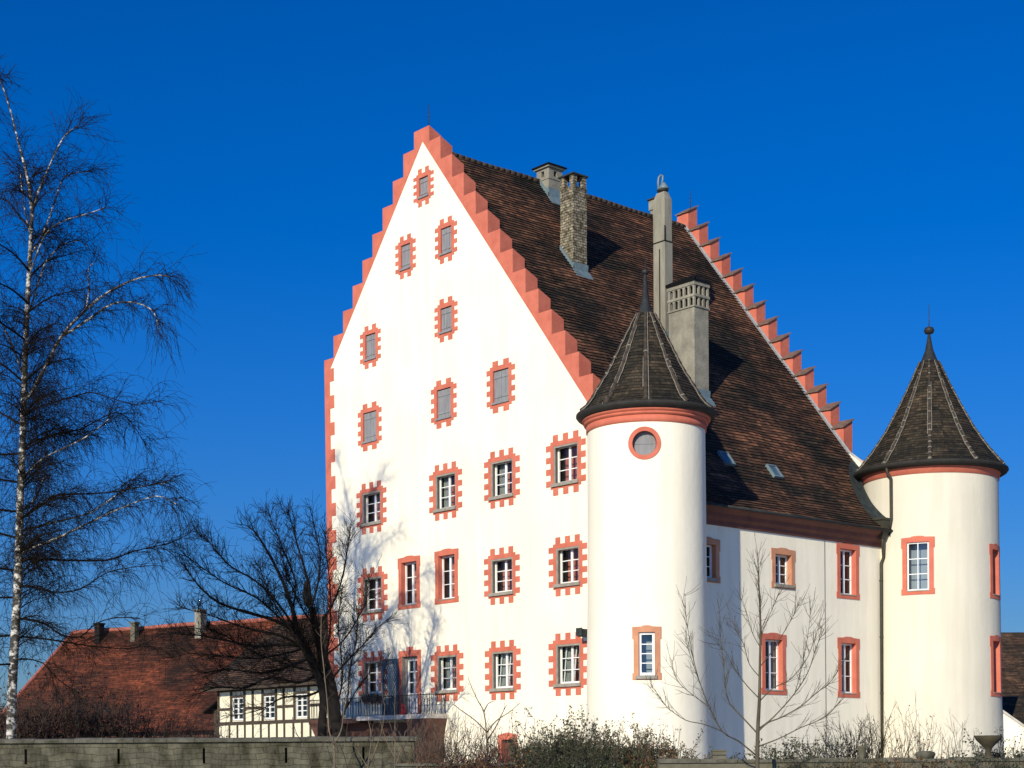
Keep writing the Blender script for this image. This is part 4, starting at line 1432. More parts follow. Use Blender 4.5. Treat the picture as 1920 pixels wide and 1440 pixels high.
# ------------------------------------------------------------------ half-timbered house
hp = at(640, 1385, 80); hp.z = 0
house = empty('half_timbered_house', hp, YAW)
tag(house, 'half-timbered house with cream panels and brown hipped tile roof behind the bare tree', 'house')
HL, HE = 11.7, 5.62
Fh = lambda u, v, n: (-n, u, v)       # u along the facade to the left
def t_at(px_):
    k = (px_ - 960) / FPX
    return (hp.x - k * hp.y) / (0.6585 + k * 0.7525)
wins_h = [(t_at(577), t_at(556)), (t_at(516), t_at(496)), (t_at(457), t_at(437))]
mb = MB()
holes = [rect(a, b, 3.85, 5.10) for a, b in wins_h]
wall_with_holes(mb, Fh, rect(0, HL, 0, HE), holes, 0)
cbox(mb, 0.02, 8, 0.02, HL - .02, 0, .1)
mb.face([(0, HL, 0), (8, HL, 0), (8, HL, HE), (0, HL, HE)]); mb.face([(8, 0, 0), (8, HL, 0), (8, HL, HE), (8, 0, HE)]); mb.face([(0, 0, 0), (8, 0, 0), (8, 0, HE), (0, 0, HE)])
mb.build('wall', M['infill'], house)
mb = MB()
def beam(u0, u1, v0, v1): mb.box(Fh, u0, u1, v0, v1, 0.002, 0.035)
beam(0, HL, 3.62, 3.80); beam(0, HL, 5.42, 5.60); beam(0, HL, 1.2, 1.4)
posts_low = [t_at(p_) for p_ in (410, 431, 446, 460, 475, 490, 505, 520, 534, 551, 567, 583, 600, 618)]
for u in posts_low:
    beam(u - .075, u + .075, 1.4, 3.62)
edges = sorted([0.12] + [e for ab in wins_h for e in (ab[0] - .13, ab[1] + .13)] + [t_at(475), t_at(533), t_at(410) - .05])
for u in edges:
    beam(u - .10, u + .10, 3.80, 5.42)
for a, b in zip(edges, edges[1:]):
    if any(abs(a - (w0 - .13)) < .02 for w0, w1 in wins_h):
        beam(a + .10, b - .10, 5.10, 5.22)
        continue
    if b - a > .3:
        beam(a + .10, b - .10, 4.42, 4.56)
mb.build('timber_frame', M['timber'], house)
for a, b in wins_h:
    F = lambda u, v, n, c=(a + b) / 2: Fh(c - u, v, n)
    ww = b - a
    mb = MB()
    for (p_, q_) in (((-ww / 2, 3.85), (-ww / 2, 5.1)), ((-ww / 2, 5.1), (ww / 2, 5.1)), ((ww / 2, 5.1), (ww / 2, 3.85)), ((ww / 2, 3.85), (-ww / 2, 3.85))):
        mb.face([F(*p_, 0), F(*q_, 0), F(*q_, -.25), F(*p_, -.25)], 0)
    mb.face([F(-ww / 2, 3.85, -.25), F(ww / 2, 3.85, -.25), F(ww / 2, 5.1, -.25), F(-ww / 2, 5.1, -.25)], 1)
    wo_ = mb.build('window', [M['timber'], M['dark']], house)
    sash_mesh(F, ww, 3.87, 5.1, -.08, 2, 4, .07, .04, .08).build('sash', M['white'], wo_)
    mb = MB(); mb.face([F(-ww / 2 + .05, 3.92, -.055), F(ww / 2 - .05, 3.92, -.055), F(ww / 2 - .05, 5.05, -.055), F(-ww / 2 + .05, 5.05, -.055)]); mb.build('pane', M['glass'], wo_)
mb = MB()
# front slope then the left hip
RH = 9.55; RR = 4.2
hipu = t_at(405) + 0.5
def Ph(u_end):
    pass
rows = 34
for j in range(rows):
    k0, k1 = j / rows, (j + 1) / rows + .004
    for (ua, ub, fx) in (((-1.0), None, 'front'), (None, None, 'hip')):
        lip = 0.03
        if fx == 'front':
            e0, e1 = lerp(hipu, hipu - 0.35, k0), lerp(hipu, hipu - 0.35, k1)
            xa, xb = lerp(-.65, RR, k0), lerp(-.65, RR, k1)
            za, zb = lerp(HE + .02, RH, k0), lerp(HE + .02, RH, k1)
            mb.face([(xa - lip, -1, za + lip), (xa - lip, e0, za + lip), (xb, e1, zb), (xb, -1, zb)], 0, [(-1, j * .17), (e0, j * .17), (e1, j * .17 + .17), (-1, j * .17 + .17)])
            mb.face([(xa, -1, za - .01), (xa, e0, za - .01), (xa - lip, e0, za + lip), (xa - lip, -1, za + lip)], 0, [(-1, j * .17 - .01), (e0, j * .17 - .01), (e0, j * .17), (-1, j * .17)])
        else:
            e0, e1 = lerp(hipu, hipu - 0.35, k0), lerp(hipu, hipu - 0.35, k1)
            xa, xb = lerp(-.65, RR, k0), lerp(-.65, RR, k1)
            ya, yb = lerp(8.65, RR, k0), lerp(8.65, RR, k1)
            za, zb = lerp(HE + .02, RH, k0), lerp(HE + .02, RH, k1)
            mb.face([(xa, e0 + lip, za + lip), (ya, e0 + lip, za + lip), (yb, e1, zb), (xb, e1, zb)], 0, [(xa, j * .17), (ya, j * .17), (yb, j * .17 + .17), (xb, j * .17 + .17)])
mb.face([(8.65, -1, HE), (8.65, hipu, HE), (RR, hipu - 0.35, RH), (RR, -1, RH)], 0, [(0, 0), (10, 0), (10, 6), (0, 6)])
mb.face([(-.65, -1, HE), (8.65, -1, HE), (RR, -1, RH)], 0, [(0, 0), (8, 0), (4, 6)])
hr = mb.build('roof', M['house_tiles'], house)
mb = MB()
cbox(mb, -.62, -.5, -1, hipu - .02, HE - .14, HE + .0); cbox(mb, -.5, 0.0, -1, hipu - .05, HE - .035, HE + .0)
mb.build('eaves_board', M['timber'], house)
# dark lean-to at its left end
sh = empty('shed', hp + GV * (HL + .06) , YAW)
tag(sh, 'dark boarded lean-to shed at the left end of the half-timbered house', 'shed')
mb = MB()
for i in range(9):
    cbox(mb, 1.0 + rng.uniform(-.01, .01), 1.05, i * .22, i * .22 + .208, 0, 4.6)
cbox(mb, 1.05, 4.5, 0.0, 1.96, 0, 4.55)
mb.build('boarding', M['timber'], sh)
mb = MB()
mb.prism(lambda u, v, n: (n, u, v), [(0.0, 5.35), (2.5, 4.35), (2.5, 4.45), (0.0, 5.45)], 0.6, 5.0)
mb.build('roof', M['house_tiles'], sh)

# ------------------------------------------------------------------ long red-roofed barn
rl, rr_ = at(137, 1196, 120), at(760, 1136, 104)
rdir = (rr_ - rl); rdir.z = 0; RLn = rdir.length; rdir.normalize()
barn = empty('barn', (rl.x, rl.y, 0), math.atan2(rdir.y, rdir.x))
tag(barn, 'long barn with bright red tiled half-hipped roof behind the birch', 'barn')
BZ = (rl.z + rr_.z) / 2
DP, EZ = 8.2, 3.6
mb = MB()
rows = 52
HX = 0.0
for j in range(rows):
    k0, k1 = j / rows, (j + 1) / rows + .003
    ya, yb = lerp(-DP, 0, k0), lerp(-DP, 0, k1)
    za, zb = lerp(EZ, BZ, k0), lerp(EZ, BZ, k1)
    xa, xb = lerp(HX, 0, k0), lerp(HX, 0, k1)
    nseg = 12
    for i in range(nseg):
        p0, p1 = lerp(xa, RLn, i / nseg), lerp(xa, RLn, (i + 1) / nseg); r0, r1 = lerp(xb, RLn, i / nseg), lerp(xb, RLn, (i + 1) / nseg)
        s0 = .03 * math.sin(p0 * .7) ; s1 = .03 * math.sin(p1 * .7)
        mb.face([(p0, ya - .03, za + .03 + s0), (p1, ya - .03, za + .03 + s1), (r1, yb, zb + s1), (r0, yb, zb + s0)], 0, [(p0, j * .2), (p1, j * .2), (r1, j * .2 + .2), (r0, j * .2 + .2)])
        mb.face([(p0, ya, za - .01 + s0), (p1, ya, za - .01 + s1), (p1, ya - .03, za + .03 + s1), (p0, ya - .03, za + .03 + s0)], 0, [(p0, j * .2 - .01), (p1, j * .2 - .01), (p1, j * .2), (p0, j * .2)])
    mb.face([(xa - .03, ya, za + .03), (xa - .03, -ya, za + .03), (xb, -yb, zb), (xb, yb, zb)], 0, [(ya, j * .2), (-ya, j * .2), (-yb, j * .2 + .2), (yb, j * .2 + .2)])
mb.face([(HX, DP, EZ), (RLn, DP, EZ), (RLn, 0, BZ), (0, 0, BZ)], 0, [(0, 0), (40, 0), (40, 9), (0, 9)])
br_ = mb.build('roof', M['barn_tiles'], barn)
mb = MB()
mb.tube([(0.34 * i, 0, BZ + .05 + .03 * math.sin(.34 * i * .7)) for i in range(int(RLn / .34))], 0.16, sides=7)
mb.tube([(lerp(HX, 0, i / 12), lerp(-DP, 0, i / 12), lerp(EZ, BZ, i / 12) + .05) for i in range(13)], 0.13, sides=7)
mb.build('ridge_tiles', M['coral_dark'], br_)
mb = MB()
cbox(mb, HX + .6, RLn, -DP + .6, DP - .6, 0, EZ - .02)
mb.build('wall', M['brownwall'], barn)
def barn_x(px_):
    k = (px_ - 960) / FPX
    return (k * rl.y - rl.x) / (rdir.x - k * rdir.y)
for (px_, wd, hh, m_) in ((205, .5, .5, 'bark'), (271, .42, .40, 'moss'), (394, .55, .95, 'render_grey')):
    bx = barn_x(px_)
    mb = MB()
    cbox(mb, bx - wd / 2, bx + wd / 2, -.9 - wd / 2, -.9 + wd / 2, BZ - 2.2, BZ + hh - .12)
    cbox(mb, bx - wd / 2 - .06, bx + wd / 2 + .06, -.96 - wd / 2, -.84 + wd / 2, BZ + hh - .12, BZ + hh)
    mb.build('chimney', M[m_], br_)

# ------------------------------------------------------------------ annex and house at the right edge
an = at(1856, 1400, 73.0); an.z = 0
ann = empty('annex', an)
tag(ann, 'low white annex with steep sloping parapet beside the far tower', 'annex')
P0, P1 = at(1856, 1321, 73.0), at(1990, 1412, 73.0)
Fa = lambda u, v, n: (u, -n, v)
mb = MB()
dx = P1.x - P0.x
mb.prism(Fa, [(-.6, 0), (dx, 0), (dx, P1.z), (0.05, P0.z), (-.6, P0.z + .1)], -.35, 0)
mb.build('wall', M['plaster'], ann)
mb = MB()
mb.prism(Fa, [(-.3, P0.z + .12), (0.05, P0.z + .004), (dx, P1.z + .004), (dx, P1.z + .09), (0.1, P0.z + .10), (.55, P0.z + .22), (.5, P0.z + .32), (-.3, P0.z + .36)], -.45, .08)
mb.build('coping', M['slab'], ann)
mb = MB()
# tiled roof rising behind the parapet
zr0, zr1 = P0.z - 1.6, at(1900, 1306, 78).z
for j in range(24):
    k0, k1 = j / 24, (j + 1) / 24 + .004
    ya, yb = lerp(.4, 5.0, k0), lerp(.4, 5.0, k1); za, zb = lerp(zr0, zr1, k0), lerp(zr0, zr1, k1)
    mb.face([(.2, ya, za + .03), (9, ya, za + .03), (9, yb, zb), (.2, yb, zb)], 0, [(0, j * .2), (9, j * .2), (9, j * .2 + .2), (0, j * .2 + .2)])
    mb.face([(.2, ya, za - .02), (9, ya, za - .02), (9, ya, za + .03), (.2, ya, za + .03)], 0, [(0, j * .2 - .02), (9, j * .2 - .02), (9, j * .2), (0, j * .2)])
mb.build('roof', M['cone_tiles'], ann)
bp = at(1850, 1385, 112); bp.z = 0
bh = empty('farmhouse', bp)
tag(bh, 'brown roofed farmhouse behind the annex at the right edge', 'house')
zt_, ze_ = at(1900, 1186, 112).z, at(1900, 1310, 106).z
mb = MB()
for j in range(40):
    k0, k1 = j / 40, (j + 1) / 40 + .003
    ya, yb = lerp(-6, 0, k0), lerp(-6, 0, k1); za, zb = lerp(ze_, zt_, k0), lerp(ze_, zt_, k1)
    mb.face([(-4, ya, za + .03), (14, ya, za + .03), (14, yb, zb), (-4, yb, zb)], 0, [(-4, j * .2), (14, j * .2), (14, j * .2 + .2), (-4, j * .2 + .2)])
    mb.face([(-4, ya, za - .02), (14, ya, za - .02), (14, ya, za + .03), (-4, ya, za + .03)], 0, [(-4, j * .2 - .02), (14, j * .2 - .02), (14, j * .2), (-4, j * .2)])
mb.face([(-4, 6, ze_), (14, 6, ze_), (14, 0, zt_), (-4, 0, zt_)], 0, [(0, 0), (18, 0), (18, 8), (0, 8)])
mb.face([(-4, -6, ze_), (-4, 6, ze_), (-4, 0, zt_)], 0, [(0, 0), (12, 0), (6, 7)]); mb.face([(14, -6, ze_), (14, 6, ze_), (14, 0, zt_)], 0, [(0, 0), (12, 0), (6, 7)])
mb.build('roof', M['house_tiles'], bh)
mb = MB(); cbox(mb, -3.6, 13.6, -5.5, 5.5, 0, ze_ - .02); mb.build('wall', M['brownwall'], bh)


# ------------------------------------------------------------------ plants
def rdirv(d, spread):
    v = Vector((rng.gauss(0, 1), rng.gauss(0, 1), rng.gauss(0, 1))) * spread + d
    return v.normalized()


def grow(p, d, L, nseg, wig, trop):
    pts = [Vector(p)]
    d = Vector(d).normalized()
    for i in range(nseg):
        d = (d + Vector((rng.gauss(0, wig), rng.gauss(0, wig), rng.gauss(0, wig))) + trop).normalized()
        pts.append(pts[-1] + d * (L / nseg))
    return pts


def along(pts, t):
    n = len(pts) - 1
    x = min(max(t * n, 0), n - 1e-6)
    i = int(x)
    return pts[i].lerp(pts[i + 1], x - i), (pts[i + 1] - pts[i]).normalized()


def spline(pts, per=4):
    pts = [Vector(p) for p in pts]
    out = []
    for i in range(len(pts) - 1):
        p0, p1, p2, p3 = pts[max(0, i - 1)], pts[i], pts[i + 1], pts[min(len(pts) - 1, i + 2)]
        for k in range(per):
            t = k / per
            out.append(0.5 * ((2 * p1) + (p2 - p0) * t + (2 * p0 - 5 * p1 + 4 * p2 - p3) * t * t + (3 * p1 - p0 - 3 * p2 + p3) * t ** 3))
    out.append(pts[-1])
    return out


# --- birch
BY = 56.0
PX = BY / FPX
def bpath(pp, dy0=0.0, dy1=0.0, per=3):
    n = len(pp) - 1
    return spline([at(x, y, BY + lerp(dy0, dy1, i / n) + (rng.uniform(-.12, .12) if 0 < i else 0)) for i, (x, y) in enumerate(pp)], per)
birch = empty('birch_tree', Vector((at(20, 1385, BY).x, BY, 0)))
tag(birch, 'tall leafless birch with white mottled trunk at the left edge', 'tree')
tr, cr_ = MB(), MB()
BO = birch.location
sh_ = lambda pts: [p - BO for p in pts]
tp = bpath([(19, 1500), (21, 1385), (23, 1290), (30, 1160), (35, 1050), (38, 930), (42, 840), (45, 740), (48, 650), (53, 540), (57, 470), (60, 400)], per=4)
nT = len(tp)
tr.tube(sh_(tp), 0, sides=12, radii=[PX * lerp(10.5, 3.4, (i / (nT - 1)) ** 0.9) for i in range(nT)])
def limb(pp, r0, r1, dy, white=True, per=3):
    pts = bpath(pp, 0, dy, per)
    (tr if white else cr_).tube(sh_(pts), PX * r0, PX * r1, 7 if white else 5)
    return pts
limbs = []
TRK = [(1385, 21), (1290, 23), (1160, 30), (1050, 35), (930, 38), (840, 42), (740, 45), (650, 48), (540, 53), (470, 57), (400, 60)]
def trunk_x(y):
    for (ya, xa), (yb, xb) in zip(TRK, TRK[1:]):
        if y >= yb: return lerp(xa, xb, (ya - y) / (ya - yb))
    return 60
def LB(pp, r0, r1, dy, white=True, dens=1.0, droop=1.0):
    tx = trunk_x(pp[0][1])
    if 3 < abs(pp[0][0] - tx) < 40:
        y = pp[0][1] + abs(pp[0][0] - tx) * .5
        pp = [(trunk_x(y), y)] + list(pp)
    limbs.append((limb(pp, r0, r1, dy, white), r0, dens, droop))
LB([(60, 400), (55, 350), (46, 310), (35, 268), (22, 215), (6, 165), (-4, 140)], 3.2, 0.8, .4, True, 1.1, .4)
LB([(60, 400), (72, 360), (90, 318), (112, 270), (128, 248), (150, 234)], 2.4, 0.7, -.8, True, 1.2, .5)
LB([(57, 440), (46, 390), (40, 345), (38, 320)], 1.6, .6, .8, True, .9, .5)
LB([(56, 480), (80, 440), (100, 385), (116, 340), (135, 325), (165, 322)], 2.0, .6, 1.0, True, 1.1, .6)
LB([(55, 515), (85, 440), (118, 415), (150, 405), (190, 392), (200, 385)], 1.6, .6, -.9, True, 1.2, .8)
LB([(58, 575), (75, 520), (90, 485), (120, 458), (150, 452), (170, 470)], 2.2, .7, 1.2, True, 1.1, .9)
LB([(57, 740), (85, 688), (116, 630), (160, 582), (200, 550), (250, 525), (296, 516), (318, 520)], 4.2, .8, -1.5, True, 1.7, 1.2)
LB([(122, 628), (168, 598), (210, 570), (255, 568), (288, 585), (298, 620)], 2.6, .6, -2.2, True, 1.5, 1.3)
LB([(160, 585), (166, 550), (166, 505), (180, 490)], 1.6, .5, .6, True, 1.1, .7)
LB([(46, 710), (28, 660), (8, 615), (-12, 580)], 2.6, .9, -.6, True, 1.0, 1.0)
LB([(50, 775), (78, 762), (150, 740), (182, 738), (250, 758), (310, 750)], 2.2, .5, -1.8, False, 1.5, 1.3)
LB([(52, 785), (100, 790), (130, 815), (190, 800), (230, 770)], 1.6, .5, 1.6, False, 1.4, 1.2)
LB([(44, 845), (100, 815), (150, 805), (210, 775), (240, 785), (275, 835)], 1.9, .5, 2.0, False, 1.4, 1.2)
LB([(50, 888), (78, 862), (105, 847), (160, 820), (205, 785)], 2.6, .7, -2.2, True, 1.2, 1.0)
LB([(45, 955), (72, 925), (85, 885), (90, 868)], 2.0, .7, .6, True, .9, .8)
LB([(46, 968), (92, 938), (112, 928), (200, 924), (270, 912), (325, 900)], 2.7, .6, -1.4, False, 1.8, 1.2)
LB([(52, 992), (120, 975), (172, 960), (216, 930), (244, 916), (312, 906)], 2.5, .6, 1.5, True, 1.6, 1.2)
LB([(55, 1030), (120, 1003), (182, 973), (222, 955), (292, 930), (330, 945)], 2.8, .6, -2.4, True, 1.7, 1.4)
LB([(56, 1048), (112, 1050), (200, 1050), (252, 1033), (318, 1018), (352, 1002)], 2.8, .6, 1.9, False, 1.9, 1.4)
LB([(48, 1098), (100, 1110), (150, 1105), (205, 1072), (280, 1060)], 2.2, .6, -1.6, False, 1.5, 1.3)
LB([(44, 1160), (85, 1170), (115, 1190), (150, 1194), (182, 1168), (222, 1158), (262, 1160)], 2.7, .6, -1.0, False, 1.2, 1.0)
LB([(42, 1194), (100, 1200), (170, 1211), (250, 1215), (300, 1190)], 2.4, .6, 1.6, False, 1.1, 1.0)
LB([(40, 1235), (80, 1243), (110, 1275), (150, 1300)], 1.8, .5, 1.2, False, 1.0, .8)
# limbs growing to the left of the frame and to the back
for (y0, ln, up) in ((430, 70, 60), (510, 90, 60), (570, 110, 50), (640, 130, 60), (720, 150, 70), (800, 170, 60), (850, 160, 10), (905, 190, 30), (960, 200, 30), (1010, 210, 20), (1070, 210, 10), (1120, 190, -10), (1190, 180, -10), (1245, 150, -20)):
    x0 = lerp(22, 57, (1385 - y0) / 900)
    LB([(x0, y0), (x0 - ln * .3, y0 - up * .5 + rng.uniform(-8, 8)), (x0 - ln * .65, y0 - up * .9 + rng.uniform(-8, 8)), (x0 - ln, y0 - up)], 2.3, .6, rng.uniform(-3, 3), False, 1.1, 1.1)
for k in range(10):
    y0 = 520 + 65 * k
    x0 = lerp(22, 57, (1385 - y0) / 900)
    ln = rng.uniform(40, 130)
    LB([(x0, y0), (x0 + ln * .4, y0 - 30), (x0 + ln, y0 - 45)], 2.0, .6, rng.choice((-1, 1)) * rng.uniform(2.5, 4.5), False, 1.3, 1.2)
for k in range(46):
    y0 = rng.uniform(330, 1230)
    ln = rng.uniform(18, 75) * (1 if y0 > 500 else .6)
    sg = rng.choice((1, 1, -1))
    x0 = trunk_x(y0)
    up = rng.uniform(10, 40)
    LB([(x0, y0), (x0 + sg * ln * .45, y0 - up * .7), (x0 + sg * ln, y0 - up)], 1.5, .5, rng.uniform(-2.5, 2.5), False, 1.0, 1.2)
DOWN = Vector((0, 0, -1))
TW = 0.0062
for pts, r0, dens, droop in limbs:
    Lm = sum((b - a).length for a, b in zip(pts, pts[1:]))
    for i in range(int(Lm * 9.5 * dens)):
        t = rng.random()
        p, d = along(pts, max(.10, t))
        L1 = rng.uniform(.45, 1.35) * (1.1 - .35 * t)
        dd = rdirv(d * .9 + Vector((0, 0, .25)), .55)
        sub = grow(p, dd, L1, 5, .16, Vector((0, 0, .02)) + DOWN * .05 * droop)
        cr_.tube(sh_(sub), TW * 1.5, TW * .9, 3, cap=False)
        for k in range(rng.choice((2, 3, 3, 4))):
            q, e = along(sub, rng.uniform(.25, 1))
            L2 = rng.uniform(.35, 1.0) * (1 + .4 * droop * (t > .6))
            s2 = grow(q, rdirv(e, .6), L2, 5, .14, DOWN * .17 * droop)
            cr_.tube(sh_(s2), TW, TW * .7, 3, cap=False)
            for m_ in range(rng.choice((0, 1, 1, 2))):
                q2, e2 = along(s2, rng.uniform(.2, .9))
                s3 = grow(q2, rdirv(e2, .6), rng.uniform(.2, .5), 3, .12, DOWN * .22 * droop)
                cr_.tube(sh_(s3), TW * .8, TW * .6, 3, cap=False)
tr.build('trunk', M['birch'], birch)
cr_.build('crown', M['twig'], birch)

# --- dark many-stemmed tree before the castle corner
TY = 66.5
tb = at(645, 1385, TY)
dtree = empty('bare_tree', Vector((tb.x, TY, 0)))
tag(dtree, 'dark leafless tree with leaning trunk and spreading branches before the castle corner', 'tree')
O = dtree.location
tr, cr_ = MB(), MB()
tpx = TY / FPX
def tl(pp, r0, r1, dy, mbq=None, per=3, sides=8):
    n = len(pp) - 1
    pts = spline([at(x, y, TY + dy * i / n) for i, (x, y) in enumerate(pp)], per)
    (mbq or tr).tube([p - O for p in pts], tpx * r0 * (.82 if r0 > 12 else .66), tpx * r1 * .66, sides)
    return pts
main = [
    (tl([(655, 1505), (642, 1420), (628, 1350), (610, 1305), (594, 1255), (575, 1215), (556, 1180)], 15, 8, 0, per=5, sides=12), 1),
    (tl([(612, 1505), (606, 1420), (604, 1360), (606, 1310), (594, 1262), (570, 1218), (560, 1190)], 13, 6, -.35, per=5, sides=10), .8),
    (tl([(668, 1505), (650, 1420), (640, 1370), (622, 1320), (604, 1250), (596, 1195), (590, 1150)], 12.5, 5, .3, per=5, sides=10), .8),
    (tl([(630, 1355), (622, 1290), (606, 1230), (592, 1180), (583, 1135), (578, 1085)], 14, 4, .8), 1),
    (tl([(556, 1182), (548, 1140), (530, 1090), (505, 1040), (480, 1000), (462, 985)], 7, 1.2, -.8), 1.2),
    (tl([(560, 1188), (520, 1165), (470, 1150), (410, 1130), (370, 1095), (348, 1062)], 6, 1.2, .8), 1.3),
    (tl([(575, 1212), (530, 1208), (480, 1212), (420, 1200), (365, 1190), (318, 1188)], 6, 1.0, -1.2), 1.3),
    (tl([(585, 1232), (540, 1250), (490, 1262), (430, 1255), (380, 1262)], 5.5, 1.0, -.6), 1.2),
    (tl([(600, 1262), (560, 1280), (510, 1270), (455, 1290), (410, 1288), (360, 1305)], 5, 1.0, -1.6), 1.0),
    (tl([(610, 1290), (575, 1305), (530, 1308), (490, 1330), (440, 1342)], 4, .8, -2.0), .8),
    (tl([(583, 1135), (575, 1080), (560, 1030), (548, 985), (540, 960)], 4, .8, .8), 1.2),
    (tl([(583, 1140), (597, 1090), (600, 1040), (592, 1000), (585, 965)], 3.6, .8, -.8), 1.2),
    (tl([(592, 1180), (620, 1140), (640, 1090), (650, 1040), (655, 1000)], 3.6, .7, -1.5), 1.2),
    (tl([(608, 1230), (640, 1205), (665, 1170), (685, 1130), (690, 1095)], 3.2, .7, -2.0), .9),
    (tl([(620, 1275), (655, 1235), (680, 1210), (705, 1180), (735, 1155)], 3.0, .7, -2.4), .9),
    (tl([(556, 1182), (520, 1130), (480, 1090), (430, 1060), (395, 1020), (372, 1000)], 4, .8, 1.4), 1.3),
    (tl([(548, 1145), (555, 1095), (535, 1040), (515, 990), (505, 965)], 3.0, .7, 1.8), 1.2),
    (tl([(575, 1215), (520, 1190), (470, 1180), (425, 1165), (385, 1150), (340, 1140)], 4, .8, 2.0), 1.3),
    (tl([(640, 1345), (665, 1300), (690, 1265), (720, 1240)], 2.6, .7, -1.0), .8),
    (tl([(632, 1370), (650, 1320), (655, 1260), (668, 1200), (672, 1150)], 2.6, .7, -1.2), 1.0),
    (tl([(625, 1340), (640, 1290), (640, 1230), (634, 1170), (640, 1120)], 3.0, .7, .9), 1.1),
    (tl([(583, 1140), (574, 1128), (572, 1110), (574, 1090)], 8, 5.5, .1), .3),
    (tl([(560, 1190), (515, 1150), (480, 1120), (425, 1095), (380, 1065), (345, 1040)], 3.6, .7, -2.5), 1.4),
    (tl([(575, 1215), (535, 1225), (480, 1235), (420, 1230), (360, 1225), (320, 1235)], 3.6, .7, 2.4), 1.2),
    (tl([(590, 1250), (560, 1200), (525, 1150), (500, 1100), (485, 1060)], 3.6, .7, -3.0), 1.3),
    (tl([(600, 1270), (615, 1210), (620, 1150), (618, 1090), (612, 1040), (610, 1000)], 3.4, .7, -3.0), 1.3),
    (tl([(592, 1180), (560, 1130), (540, 1080), (525, 1040)], 3.0, .7, 3.0), 1.3),
    (tl([(606, 1260), (570, 1255), (520, 1240), (460, 1215), (420, 1190), (385, 1180)], 3.4, .7, -3.2), 1.3),
]
for pts, dens in main:
    Lm = sum((b - a).length for a, b in zip(pts, pts[1:]))
    first = any(pts is main[q_][0] for q_ in range(4))
    for i in range(int(Lm * 9.5 * dens)):
        t = rng.uniform(.5 if first else .12, 1)
        p, d = along(pts, t)
        s1 = grow(p, rdirv(d + Vector((0, 0, .12)), .5), rng.uniform(.4, 1.25) * (1 - .45 * t), 6, .13, Vector((0, 0, .05)))
        cr_.tube([q - O for q in s1], .0105, .007, 4, cap=False)
        for k in range(rng.choice((2, 3, 4))):
            q, e = along(s1, rng.uniform(.2, 1))
            s2 = grow(q, rdirv(e, .5), rng.uniform(.3, .9), 4, .12, Vector((0, 0, .05)))
            cr_.tube([z_ - O for z_ in s2], .0075, .005, 3, cap=False)
            if rng.random() < .6:
                q2, e2 = along(s2, rng.uniform(.2, .9))
                s3 = grow(q2, rdirv(e2, .5), rng.uniform(.2, .5), 3, .12, Vector((0, 0, .04)))
                cr_.tube([z_ - O for z_ in s3], .008, .005, 3, cap=False)
tr.build('trunk', M['bark'], dtree)
cr_.build('crown', M['twig'], dtree)

# --- young tree before the far wall
YY = 42.5
yb = at(1420, 1440, YY)
yt = empty('young_tree', Vector((yb.x, YY, 0)))
tag(yt, 'slender bare young tree with olive bark before the shadowed castle side wall', 'tree')
O = yt.location
tr, cr_ = MB(), MB()
ypx = YY / FPX
def yl(pp, r0, r1, dy, sides=7):
    n = len(pp) - 1
    pts = spline([at(x, y, YY + dy * i / n) for i, (x, y) in enumerate(pp)], 4)
    tr.tube([p - O for p in pts], ypx * r0 * (.9 if sides > 8 else .55), ypx * r1 * .7, sides)
    return pts
br = [
    yl([(1419, 1545), (1420, 1440), (1421, 1370), (1424, 1310), (1425, 1250), (1426, 1180), (1424, 1120), (1422, 1075), (1421, 1040)], 5.2, .7, 0, 9),
    yl([(1416, 1415), (1385, 1390), (1355, 1372), (1330, 1325), (1312, 1280), (1298, 1240), (1285, 1200)], 3.0, .6, -.6),
    yl([(1420, 1375), (1395, 1348), (1368, 1318), (1360, 1285), (1356, 1240), (1350, 1190), (1348, 1140)], 2.8, .6, .7),
    yl([(1421, 1372), (1440, 1355), (1465, 1345), (1500, 1325), (1530, 1300), (1560, 1275), (1590, 1225)], 2.8, .6, -.7),
    yl([(1424, 1365), (1450, 1345), (1490, 1300), (1515, 1260), (1530, 1215), (1545, 1180)], 2.5, .6, .8),
    yl([(1420, 1400), (1460, 1385), (1500, 1365), (1545, 1345), (1575, 1315)], 2.4, .6, -.4),
    yl([(1424, 1310), (1400, 1285), (1378, 1255), (1362, 1225), (1345, 1205)], 2.0, .5, -.5),
    yl([(1424, 1315), (1450, 1290), (1480, 1275), (1510, 1240), (1525, 1205), (1538, 1165)], 2.2, .5, .5),
    yl([(1425, 1270), (1405, 1245), (1395, 1210), (1380, 1180), (1362, 1130)], 1.7, .5, .5),
    yl([(1425, 1250), (1445, 1225), (1470, 1185), (1490, 1150), (1500, 1120)], 1.8, .5, -.6),
    yl([(1426, 1215), (1410, 1185), (1400, 1150), (1385, 1115)], 1.4, .4, .4),
    yl([(1426, 1190), (1440, 1160), (1455, 1125), (1466, 1095)], 1.4, .4, .3),
    yl([(1355, 1372), (1320, 1358), (1285, 1350), (1250, 1325), (1232, 1300), (1222, 1288)], 1.8, .5, -1.0),
    yl([(1330, 1325), (1295, 1300), (1270, 1275), (1258, 1235)], 1.5, .5, -.2),
    yl([(1312, 1280), (1300, 1235), (1290, 1180), (1282, 1115)], 1.5, .4, .3),
    yl([(1490, 1300), (1500, 1265), (1515, 1190), (1520, 1140)], 1.4, .4, .2),
]
